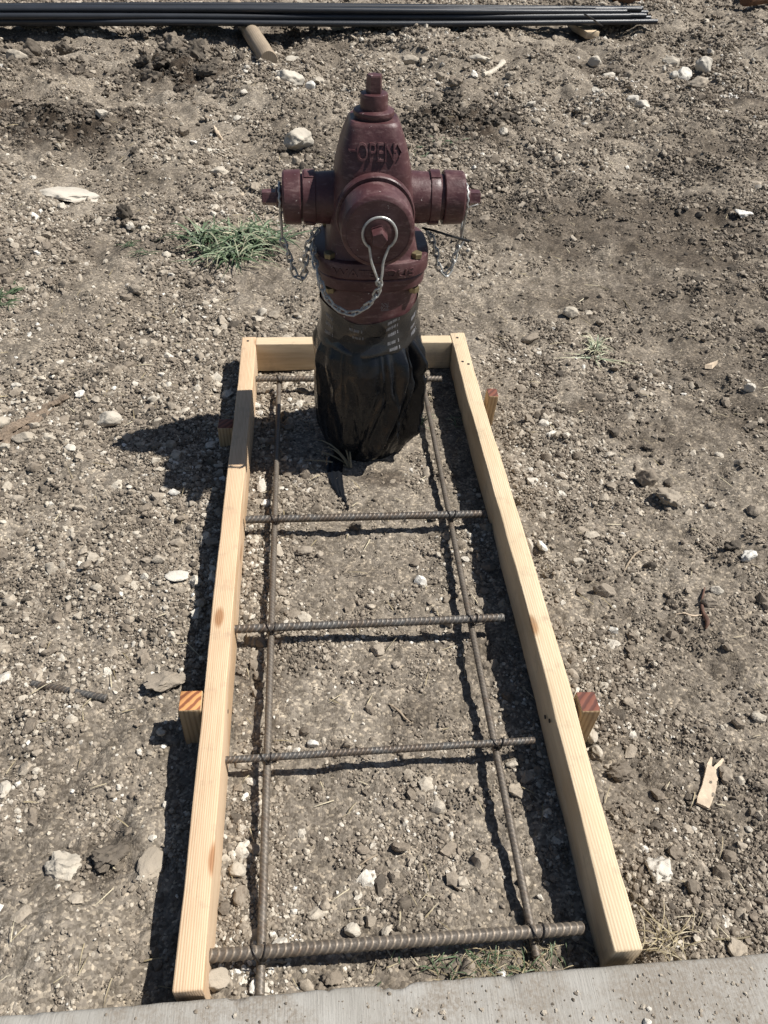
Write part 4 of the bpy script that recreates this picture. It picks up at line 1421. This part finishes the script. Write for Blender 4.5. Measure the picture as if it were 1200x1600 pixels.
# rust-brown logs at the very top
c0 = at(1000, 3, 0.04); post(c0, c0 + np.array([-.35, .75, 0.0]), 0.055, MT['rust_dark'], 'brown_log', 'rust-brown log end at the top edge behind the pipes', 'log')
c0 = at(1165, -2, 0.05); post(c0, c0 + np.array([.45, .25, 0.0]), 0.06, MT['rust_dark'], 'brown_log', 'rust-brown log lying across the top right corner', 'log')

# ================================================================== ROCKS THAT STAND OUT
def rock(px, py, wpx, hpx, tint_, label, seed, cuts=8, rough=0.2, tall=None, rot=None, bury=0.2, name='rock', cat='rock', group=None, fine=0.05):
    p = at(px, py + hpx * 0.18)
    z0 = height1(p[0], p[1])
    depth = float((R.T @ (p - [0, 0, CAMH]))[2])
    w = wpx * depth / FPX / 2 * 1.08
    # foreshortening of the ground here
    el = math.asin(CAMH / np.linalg.norm(p - [0, 0, CAMH]))
    hh = hpx * depth / FPX / 2
    tz = tall * w if tall else min(w * 0.7, hh)
    dy = min(max((hh - tz * math.cos(el) * .8) / math.sin(el), w * 0.55), w * 1.5)
    v, f = rock_verts(seed, 4, cuts, rough, (1, 1, 1), fine)
    v = v * np.array([w, dy, tz])
    me = new_mesh(name, v, f); me.materials.append(MT['stone'])
    sharp(me, 60)
    o = link(name, me, None, None, (p[0], p[1], z0 + tz * (1 - bury * 2)), (random.uniform(-.1, .1), random.uniform(-.1, .1), rot if rot is not None else random.uniform(-.25, .25)))
    o['tint'] = tint_
    return tag(o, label, cat, group)

rock(107, 297, 96, 30, .86, 'long flat whitish rock lying at the left beyond the grass tuft', 1, 6, .2, .16)
rock(470, 215, 50, 44, .84, 'angular tan boulder with a dark lower side left of the hydrant top', 2, 9, .22, .75)
rock(455, 133, 46, 24, .86, 'broad pale rock just behind the angular tan boulder', 3, 8, .2, .5)
rock(484, 145, 18, 16, .98, 'small bluish-white chip touching the broad pale rock', 4, 9, .1, .8)
rock(343, 268, 28, 20, .82, 'pale knobbly rock on open dirt left of the hydrant outlet', 5, 8, .25, .7)
rock(455, 97, 24, 10, .84, 'small pale flat rock below the wooden post end', 61, 7, .2, .4)
rock(497, 128, 20, 14, .80, 'small pale rock right of the broad pale one', 62, 8, .2, .6)
rock(172, 655, 38, 34, .84, 'smooth rounded beige rock left of the hydrant shadow', 6, 4, .1, .72, bury=.2)
rock(1007, 745, 36, 42, .46, 'upright grey-brown rock, left one of the pair right of the form', 7, 8, .2, .95)
rock(1044, 770, 46, 42, .60, 'rough tan rock, right one of the pair right of the form', 8, 5, .35, .6, fine=.14)
rock(278, 903, 34, 24, .90, 'flat cream-coloured rock chip left of the form', 9, 9, .12, .28)
rock(260, 1065, 60, 48, .56, 'wide brown crusted rock just above the orange-topped stake', 10, 5, .35, .45, fine=.14)
rock(100, 1348, 58, 60, .82, 'rugged whitish rock in the lower left corner area', 11, 8, .35, .5, fine=.12)
rock(172, 1335, 62, 56, .28, 'dark crumbly clod of soil right of the rugged whitish rock', 12, 4, .5, .5, fine=.2, name='soil_lump', cat='clod')
rock(238, 1345, 38, 56, .62, 'flat tan half-buried rock against the shadow of the left board', 13, 6, .2, .28)
rock(343, 1530, 44, 40, .68, 'angular tan rock wedged between board, thick bar and concrete', 14, 9, .15, .7)
rock(324, 1551, 15, 22, .82, 'small smooth yellowish pebble at the end of the left board', 15, 3, .1, .7)
rock(1027, 1350, 40, 50, .90, 'pale yellowish rock right of the form near the concrete', 16, 8, .35, .55, fine=.1)
rock(970, 1192, 44, 40, .36, 'brown lumpy clod right of the stake with the red top', 17, 4, .4, .7, fine=.15, name='soil_lump', cat='clod')
rock(944, 920, 34, 28, .55, 'rounded greyish rock right of the middle of the form', 18, 4, .2, .7)
rock(900, 876, 22, 18, .78, 'small tan rock close to the right board', 19, 7, .15, .7)
rock(1168, 866, 28, 28, .97, 'bright white angular rock at the right edge', 20, 9, .25, .75)
rock(1142, 853, 30, 22, .16, 'dark brown clod leaning on the bright white rock', 21, 4, .4, .7, fine=.15, name='soil_lump', cat='clod')
rock(1118, 922, 22, 20, .84, 'small pale rock right of the reddish root', 22, 6, .15, .7)
rock(1108, 938, 28, 22, .52, 'brownish rock tucked beside the reddish root', 23, 5, .2, .7)
rock(525, 43, 19, 15, .84, 'pale pointed rock in front of the pipes, left of the hydrant top', 24, 9, .15, .9)
rock(620, 46, 18, 20, .72, 'grey upright rock in front of the pipes, right of the hydrant top', 25, 9, .15, 1.1)
rock(932, 90, 24, 18, .84, 'single pale rock below the pale timber end', 26, 8, .15, .8)
rock(641, 101, 26, 15, .70, 'wide tan rock of a touching pair right of the hydrant top', 27, 9, .15, .6)
rock(660, 103, 15, 19, .62, 'squarish darker rock of a touching pair right of the hydrant top', 28, 10, .1, 1.0)
rock(686, 134, 15, 14, .60, 'small grey rock alone right of the hydrant top', 29, 8, .2, .9)
rock(710, 148, 24, 15, .42, 'brownish flat clod behind the dark soil heap', 30, 5, .3, .6, name='soil_lump', cat='clod')
rock(745, 112, 36, 12, .84, 'low pale slab next to the bleached branch', 31, 7, .2, .35)
rock(1049, 96, 28, 14, .82, 'slanting pale slab, topmost of the rock cluster at the upper right', 32, 8, .15, .6)
rock(1068, 110, 30, 18, .95, 'white angular rock in the middle of the upper right cluster', 33, 9, .15, .8)
rock(1099, 104, 28, 20, .88, 'pale rock with a dark left side, rightmost of the upper right cluster', 34, 9, .15, .9)
rock(1088, 125, 36, 16, .66, 'long grey rock, lowest of the upper right cluster', 35, 8, .15, .5)
rock(1053, 113, 14, 12, .90, 'small white chip at the left end of the upper right cluster', 36, 8, .15, .8)
rock(950, 114, 24, 12, .86, 'pale flat rock of the loose row right of the hydrant', 37, 8, .2, .5)
rock(982, 114, 22, 16, .55, 'dark grey rock of the loose row right of the hydrant', 38, 8, .2, .7)
rock(985, 158, 22, 14, .90, 'white flat rock left in the small cluster below the loose row', 39, 8, .2, .6)
rock(1004, 167, 26, 14, .88, 'white lumpy rock right in the small cluster below the loose row', 40, 7, .2, .6)
rock(797, 131, 20, 14, .66, 'grey rock midway between hydrant and upper right cluster', 41, 8, .2, .7)
rock(785, 214, 15, 15, .84, 'yellowish rock at the edge of the dark soil heap', 42, 7, .2, .8)
rock(888, 489, 26, 26, .78, 'squarish tan rock above the withered weed', 43, 8, .15, .8)
rock(828, 522, 30, 18, .50, 'brown rock left of the withered weed', 44, 6, .2, .5)
rock(213, 461, 24, 20, .58, 'brown-grey rock below the green grass tuft to the left', 45, 6, .15, .7)
rock(1168, 610, 18, 16, .88, 'round white rock near the right edge with a dark shadow', 46, 5, .2, .9)
rock(1187, 1268 - 150, 28, 24, .80, 'pale rock cut by the right edge halfway down', 47, 6, .2, .6)
rock(1160, 332, 30, 14, .98, 'flat bright white flake on the dark ground at the right', 48, 8, .2, .3)
rock(372, 1356, 26, 30, .80, 'round yellowish stone between left board and long bar', 49, 4, .1, .75)
rock(376, 1400, 20, 30, .50, 'grey oval stone below the round yellowish stone', 50, 4, .1, .6)
rock(551, 1452, 24, 26, .84, 'pale round stone just behind the thick near bar', 51, 5, .12, .7)
rock(578, 1436, 22, 24, .56, 'grey-brown stone behind the thick near bar, right of the pale one', 52, 6, .12, .7)
rock(605, 1455, 18, 20, .80, 'small tan stone behind the thick near bar, right of the grey-brown one', 53, 5, .12, .7)
rock(520, 1530, 30, 26, .44, 'brown clod against the concrete under the thick near bar', 54, 5, .3, .6, name='soil_lump', cat='clod')
rock(489, 1158, 18, 16, .97, 'white pebble behind the thin cross bar', 55, 3, .1, .7)
rock(398, 634, 18, 16, .88, 'white pebble beside the left board at the hydrant shadow', 56, 4, .1, .6)
rock(925, 1143, 18, 30, .74, 'pinkish pebble touching the stake with the red top', 57, 3, .15, .9)
rock(935, 1165, 14, 26, .78, 'pale oval pebble below the pinkish pebble', 58, 3, .15, .8)
rock(42, 694, 40, 22, .70, 'tan flat rock under the weathered stick at the left edge', 59, 6, .2, .5)
rock(6, 667, 24, 30, .74, 'rounded beige rock cut by the left edge above the stick', 60, 4, .12, .8)
rock(12, 706, 24, 16, .80, 'small pale rock at the left edge below the stick', 63, 6, .15, .6)
rock(8, 1230, 20, 30, .84, 'pale elongated rock at the left edge lower down', 64, 6, .15, .5)
rock(555, 808 + 14, 22, 14, .22, 'dark clod under the second cross bar', 65, 4, .3, .7, name='soil_lump', cat='clod')
rock(478, 692 + 168, 30, 20, .58, 'tan stone inside the form below the second cross bar', 66, 6, .2, .5)
rock(100, 74, 26, 22, .20, 'dark round clod topping the heap at the upper left', 67, 4, .35, .95, fine=.15, name='soil_lump', cat='clod')
rock(55, 88, 26, 22, .30, 'dark angular clod left of the round one on the upper left heap', 68, 8, .2, .95, name='soil_lump', cat='clod')
rock(30, 98, 30, 22, .74, 'pale angular rock on the upper left heap', 69, 9, .15, .8)
rock(8, 134, 22, 10, .95, 'white flat rock on the upper left heap at the picture edge', 70, 8, .2, .4)
rock(306, 96, 34, 30, .18, 'big dark clod in the middle of the heap left of the post', 71, 6, .35, .95, fine=.15, name='soil_lump', cat='clod')
rock(270, 76, 34, 26, .42, 'pale-topped clod on the left of the heap left of the post', 72, 7, .3, .9, fine=.12, name='soil_lump', cat='clod')
rock(322, 92, 18, 22, .62, 'small lit clod on the right of the heap left of the post', 73, 7, .3, 1.0, fine=.12, name='soil_lump', cat='clod')
rock(238, 114, 36, 24, .26, 'long dark clod at the lower left of the heap left of the post', 74, 6, .3, .7, fine=.12, name='soil_lump', cat='clod')
rock(325, 120, 34, 18, .22, 'low dark clod at the foot of the heap left of the post', 75, 6, .3, .6, fine=.12, name='soil_lump', cat='clod')
rock(288, 202, 18, 16, .5, 'upright grey stone below the heap left of the post', 76, 8, .2, .9)
rock(165, 208, 20, 14, .84, 'pale stone in the row of stones at the upper left', 77, 7, .2, .8)
rock(200, 350, 28, 26, .12, 'black pointed clod left of the green grass tuft', 78, 6, .35, 1.0, fine=.15, name='soil_lump', cat='clod')
# unseen boulder added past the right edge to throw a shadow into view
rock(1256, 166, 84, 70, .2, 'unseen dark boulder added past the right edge to cast a shadow', 79, 8, .2, 1.5)

# ================================================================== STICKS, SCRAPS
def stick(path, radii, mt, name, label, cat, flat=1.0, n=10, rough=0.12, group=None):
    P = spline(path, 40)
    rr = np.interp(np.linspace(0, 1, 40), np.linspace(0, 1, len(radii)), radii)
    v, f = tube(P, rr, n)
    k = np.repeat(np.arange(40), n)
    c = P[k]
    d = v - c
    nz = 1 + rough * fbm(np.stack([v[:, 0] * 60, v[:, 1] * 60, v[:, 2] * 90 + 3], 1), 3) * 2
    v = c + d * nz[:, None] * np.array([1, 1, flat])
    o = MB().add(v, f).build(name, mt, None, True, 40)
    base = P[0]
    me = o.data
    me.transform(Matrix.Translation((-base[0], -base[1], -base[2])))
    o.location = base.tolist()
    return tag(o, label, cat, group)
def gp(px, py, dz=0.004):
    p = at(px, py); z = height1(p[0], p[1]); p = at(px, py, z + dz); return p
# weathered split branch at left: two strands of one piece
br = empty('driftwood_stick', gp(50, 660))
tag(br, 'weathered split branch lying in from the left edge', 'branch')
for pth, rd in ((((-40, 712), (0, 684), (45, 655), (75, 636), (106, 618)), (.013, .012, .010, .010, .008)),
                (((-40, 722), (5, 693), (40, 670), (66, 652), (84, 638)), (.009, .009, .008, .005, .002)),
                (((-20, 694), (10, 676), (38, 656), (66, 642)), (.004, .007, .005, .002))):
    s_ = stick([gp(a, b_, .009) for a, b_ in pth], rd, MT['driftwood'], 'splinter', None, None, .8, 6, .5)
    s_.location = Vector(s_.location) - br.location
    s_.parent = br
del_keys = None
# bleached branch in the distance
stick([gp(a, b_, .014) for a, b_ in ((755, 117), (768, 113), (778, 106), (786, 97))], (.012, .016, .014, .018), MT['bleached'], 'bleached_branch', 'crooked bleached branch right of the hydrant top', 'branch', .9)
stick([gp(a, b_, .008) for a, b_ in ((334, 198), (340, 208), (348, 220))], (.006, .009, .006), MT['chip'], 'pale_splinter', 'short pale splinter of wood left of the tan boulder', 'splinter')
# reddish root
stick([gp(a, b_, .005) for a, b_ in ((1101, 918), (1097, 938), (1098, 955), (1105, 970), (1103, 982))], (.0015, .0028, .004, .0045, .0025), MT['root'], 'root', 'reddish bent root beside a brownish rock', 'root')
stick([gp(a, b_, .003) for a, b_ in ((1056, 960), (1068, 958), (1082, 962), (1096, 961))], (.0012, .0018, .0018, .0012), MT['chip'], 'rootlet', 'thin pale rootlet reaching left from the reddish root', 'root')
stick([gp(a, b_, .004) for a, b_ in ((975, 893), (984, 877), (995, 864), (1012, 858))], (.0012, .0024, .0022, .001), MT['weathered'], 'twig', 'thin grey twig right of the form, above the rounded greyish rock', 'twig')
stick([gp(a, b_, .003) for a, b_ in ((1112, 1468), (1135, 1467), (1158, 1466), (1172, 1463))], (.0012, .0016, .0016, .001), MT['straw'], 'twig', 'pale straight twig lying next to the concrete on the right', 'twig')
stick([gp(a, b_, .003) for a, b_ in ((608, 1100), (622, 1110), (634, 1123), (644, 1130))], (.001, .0022, .002, .0008), MT['weathered'], 'twig', 'small dark twig in the hollow inside the form', 'twig')
stick([gp(a, b_, .003) for a, b_ in ((562, 1352), (575, 1343), (590, 1336))], (.001, .0016, .001), MT['weathered'], 'twig', 'short twig inside the form behind the thick near bar', 'twig')
stick([gp(a, b_, .003) for a, b_ in ((933, 447), (955, 455), (975, 470), (990, 492))], (.001, .002, .0018, .001), MT['straw'], 'twig', 'curved dry stem on dark ground right of the hydrant', 'twig')
# offcut of rebar on the left
sp0, sp1 = gp(50, 1068, .002), gp(166, 1091, .006)
L = float(np.linalg.norm(sp1 - sp0))
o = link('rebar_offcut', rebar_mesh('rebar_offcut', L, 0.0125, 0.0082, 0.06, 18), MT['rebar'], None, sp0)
o.rotation_mode = 'QUATERNION'
o.rotation_quaternion = Vector((sp1 - sp0).tolist()).to_track_quat('Y', 'Z')
tag(o, 'loose piece of ribbed steel bar half-buried left of the form', 'rebar')
# splintered chip of timber on the right: solid, forked at its tip
def chip():
    a, b_ = gp(1096, 1260, .004), gp(1119, 1182, .010)
    d = b_ - a; L = np.linalg.norm(d); d /= L
    s_ = np.array([d[1], -d[0], 0]); s_ /= np.linalg.norm(s_)
    prof = [(0, -.009, .0115), (.1, -.011, .013), (.35, -.009, .014), (.6, -.010, .012), (.75, -.011, .009)]
    mb = MB()
    rs_ = []
    for t, l, r_ in prof:
        q = []
        for side, zz_ in ((l, .0), (l * .95, .0045), ((l + r_) / 2, .0055 + .001 * math.sin(9 * t)), (r_ * .95, .0045), (r_, .0), ((l + r_) / 2, -.002)):
            q.append(a + d * (L * t) + s_ * side + np.array([0, 0, zz_]))
        rs_.append(np.array(q))
    mb.add(*rings(rs_))
    for l, r_, tip in ((-.011, -.003, -.007), (-.001, .009, .011)):
        r0 = np.array([a + d * (L * .74) + s_ * l, a + d * (L * .74) + s_ * r_, a + d * (L * .74) + s_ * r_ + [0, 0, .005], a + d * (L * .74) + s_ * l + [0, 0, .005]])
        tp = a + d * L * (1.0 if l > -.005 else .93) + s_ * tip
        r1 = np.array([tp - s_ * .0015, tp + s_ * .0015, tp + s_ * .0015 + [0, 0, .003], tp - s_ * .0015 + [0, 0, .003]])
        mb.add(*rings([r0, r1]))
    o = mb.build('wood_chip', MT['chip'], None, True, 30)
    o.data.transform(Matrix.Translation((-a[0], -a[1], -a[2]))); o.location = a.tolist()
    tag(o, 'pale splintered timber chip with a forked tip right of the form', 'wood chip')
chip()
# small pale wedge chip on the dark ground
a = gp(1110, 573, .004)
v, f = rings([np.array([(-.020, -.009, 0), (.0, -.012, 0), (.0, -.004, .010), (-.020, -.002, .008)]), np.array([(.018, .010, .004), (.024, .010, .004), (.024, .014, .012), (.018, .013, .011)])])
o = MB().add(v, f).build('wood_wedge', MT['chip'], None, False); o.location = a.tolist()
tag(o, 'small white wedge-shaped splinter on dirt right of the withered weed', 'splinter')

# ================================================================== GRASS AND WEEDS
def blades(spec, mt, name, label, cat='grass', kind=None, group=None):
    """spec: list of (base xyz, azimuth, length, width, lift, shade)"""
    V, F, S = [], [], []
    n = 0
    base0 = np.array(spec[0][0])
    for (b0, az, L, w, lift, shade) in spec:
        b0 = np.array(b0) - base0
        d = np.array([math.cos(az), math.sin(az), 0]); s_ = np.array([-d[1], d[0], 0])
        curl = random.uniform(-.5, .5)
        for k in range(6):
            t = k / 5
            h = lift * L * (1.7 * t - 1.35 * t * t)
            c = b0 + d * (L * t * (1 - .25 * lift * (1 - t))) + s_ * (curl * L * .25 * t * t) + np.array([0, 0, h + .002])
            ww = w * (1 - t ** 2.2) * .5 + .0002
            tw = np.array([0, 0, .5 * ww * math.sin(3 * t + az)])
            V += [c - s_ * ww - tw, c + [0, 0, -.25 * ww], c + s_ * ww + tw]
            S += [shade * (0.75 + .35 * t)] * 3
        for k in range(5):
            i = n + k * 3
            F += [(i, i + 1, i + 4, i + 3), (i + 1, i + 2, i + 5, i + 4)]
        n += 18
    me = new_mesh(name, np.array(V), F)
    a = me.attributes.new('shade', 'FLOAT', 'POINT')
    a.data.foreach_set('value', np.clip(np.array(S), 0, 1).astype(np.float32))
    o = link(name, me, mt, None, base0)
    return tag(o, label, cat, group, kind)

def tuft(px, py, sx, sy, count, Lr, wr, lift, shade, crown=6):
    c = at(px, py)
    cs = [(c[0] + random.gauss(0, sx), c[1] + random.gauss(0, sy)) for _ in range(crown)]
    out = []
    for k in range(count):
        x, y = random.choice(cs)
        x += random.gauss(0, sx * .22); y += random.gauss(0, sy * .22)
        out.append(((x, y, height1(x, y)), random.uniform(0, 6.283), random.uniform(*Lr), random.uniform(*wr), random.uniform(*lift), random.uniform(*shade)))
    return out
sp = tuft(388, 392, .055, .065, 300, (.05, .17), (.003, .0085), (.15, .8), (.05, 1.0), 20)
sp += tuft(325, 408, .03, .03, 30, (.06, .13), (.003, .006), (.05, .35), (.3, .95), 4)
sp += tuft(380, 390, .06, .07, 60, (.05, .16), (.0015, .004), (.1, .6), (.95, 1.25), 14)
blades(sp, MT['grass'], 'grass_tuft', 'sprawling green grass tuft left of the hydrant')
blades(tuft(30, 462, .035, .04, 60, (.02, .07), (.002, .005), (.1, .5), (.1, .6), 6), MT['grass'], 'grass_tuft', 'small sparse green weed near the left edge')
blades(tuft(218, 400, .02, .02, 30, (.02, .05), (.002, .003), (.1, .5), (.1, .4), 5), MT['grass'], 'grass_tuft', 'low dark sprig between the big tuft and the left edge')
sp = tuft(924, 548, .016, .025, 60, (.02, .06), (.002, .004), (.3, 1.0), (.8, 1.3), 4)
for az, L in ((-.45, .13), (-.55, .10), (2.9, .10), (-1.7, .07), (.6, .06), (3.3, .13)):
    c = at(930, 560); sp.append(((c[0], c[1], height1(c[0], c[1])), az, L,   .004, .12, 1.0))
blades(sp, MT['grass'], 'withered_weed', 'withered weed with trailing stems right of the form', 'weed')
blades(tuft(662, 655, .012, .02, 26, (.015, .05), (.001, .0025), (.3, 1.0), (.4, .9), 3), MT['grass'], 'grass_sprig', 'little green sprig between the black sheet and the right long bar')
blades(tuft(718, 655, .012, .02, 16, (.02, .06), (.001, .002), (.3, 1.0), (.5, 1.1), 3), MT['grass'], 'grass_sprig', 'thin pale sprig in the shade of the right board')
blades(tuft(285, 150 + 480, .0, .0, 1, (.01, .02), (.001, .002), (.1, .3), (.3, .5), 1) + tuft(665, 232, .03, .03, 36, (.02, .06), (.003, .005), (.1, .5), (.3, .8), 5), MT['grass'], 'grass_tuft', 'low green weed in front of the dark soil heap') if False else None
blades(tuft(665, 236, .045, .04, 46, (.02, .06), (.003, .005), (.1, .5), (.3, .8), 6), MT['grass'], 'grass_tuft', 'low green weed in front of the dark soil heap')
# dry grass by the kerb
c = []
for k in range(110):
    px = random.gauss(785, 60); x = at(px, 1492, .03)[0]; yv_ = random.uniform(.312, .352)
    if not (FX0 + .05 < x < FX1 - .055): continue
    c.append(((x, yv_, height1(x, yv_)), random.uniform(0, 6.283), random.uniform(.010, .032), random.uniform(.0005, .0011), random.uniform(.3, 1.3), random.uniform(.0, .6)))
blades(c, MT['straw'], 'dry_grass', 'fine dry grass growing along the concrete under the thick near bar')
c = []
for k in range(60):
    px = random.gauss(770, 60); x = at(px, 1492, .03)[0]; yv_ = random.uniform(.312, .345)
    if not (FX0 + .05 < x < FX1 - .055): continue
    c.append(((x, yv_, height1(x, yv_)), random.uniform(0, 6.283), random.uniform(.012, .035), random.uniform(.0008, .0016), random.uniform(.5, 1.3), random.uniform(.2, .75)))
blades(c, MT['grass'], 'green_grass', 'green blades among the dry grass by the concrete')
blades([((at(1032, 1480)[0] + random.gauss(0, .012), .325 + random.uniform(0, .02), .03), random.uniform(0, 6.28), random.uniform(.02, .06), .0014, random.uniform(.5, 1.4), random.uniform(.2, .8)) for _ in range(36)], MT['straw'], 'dry_grass', 'dry grass wisp at the end of the right board')
# dry blades leaning on the black sheet
c = []
for az, L, lf in ((2.3, .12, .5), (2.6, .10, .3), (2.0, .13, .8), (2.9, .12, .2), (1.7, .06, 1.0), (2.4, .08, .7)):
    p = at(548, 728); c.append(((p[0] + random.gauss(0, .005), p[1] - .012, height1(p[0], p[1])), az, L, .004, lf, random.uniform(.2, .6)))
blades(c, MT['straw'], 'dry_leaf_tuft', 'dry grass leaves at the foot of the black sheet')
# loose straw over the dirt
c = []
while len(c) < 620:
    y_ = 0.33 + (random.random() ** 1.8) * 4.2
    x_ = fan_c(y_) + fan_w(y_) * random.uniform(-1, 1)
    if not free_mask(np.array([x_]), np.array([y_]), np.array([.02]))[0]: continue
    c.append((x_, y_))
hz_ = height(np.array([q[0] for q in c]), np.array([q[1] for q in c]))
c = [((q[0], q[1], float(z) + .004), random.uniform(0, 6.283), random.uniform(.010, .035) * (1 + .3 * q[1]), random.uniform(.0007, .0013) * (1 + .4 * q[1]), random.uniform(0, .25), random.uniform(.1, 1)) for q, z in zip(c, hz_)]
blades(c, MT['straw'], 'straw_litter', 'bits of dry straw strewn over the dirt', None, 'stuff')

# grit kicked onto the concrete: grains of their own on the slab
for k in range(420):
    px = 1200 * random.random() ** .55
    p = at(px, random.uniform(1500, 1598), KERB_Z)
    if p[1] > KERB_Y - .012: continue
    r = random.choice((.0008, .001, .0013, .0018, .0024)) * random.uniform(.7, 1.3)
    o = link('grit', random.choice(PROTO), None, pavement, (p[0], p[1], KERB_Z + r * .3), (0, 0, random.uniform(0, 6)), (r, r, r))
    o['tint'] = random.uniform(.25, .8)
for px, py, r in ((648, 1579, .0042), (850, 1583, .004), (1004, 1573, .0038), (1014, 1577, .0036), (367, 1587, .0032), (1010, 1598, .006)):
    p = at(px, py, KERB_Z)
    o = link('grit', random.choice(PROTO), None, pavement, (p[0], p[1], KERB_Z + r * .4), (0, 0, random.uniform(0, 6)), (r, r, r))
    o['tint'] = random.uniform(.6, .95)

for o in bpy.data.objects:
    if o.type == 'MESH' and 'label' in o.keys() and o['label'] is None:
        del o['label']
print('objects', len(bpy.data.objects))
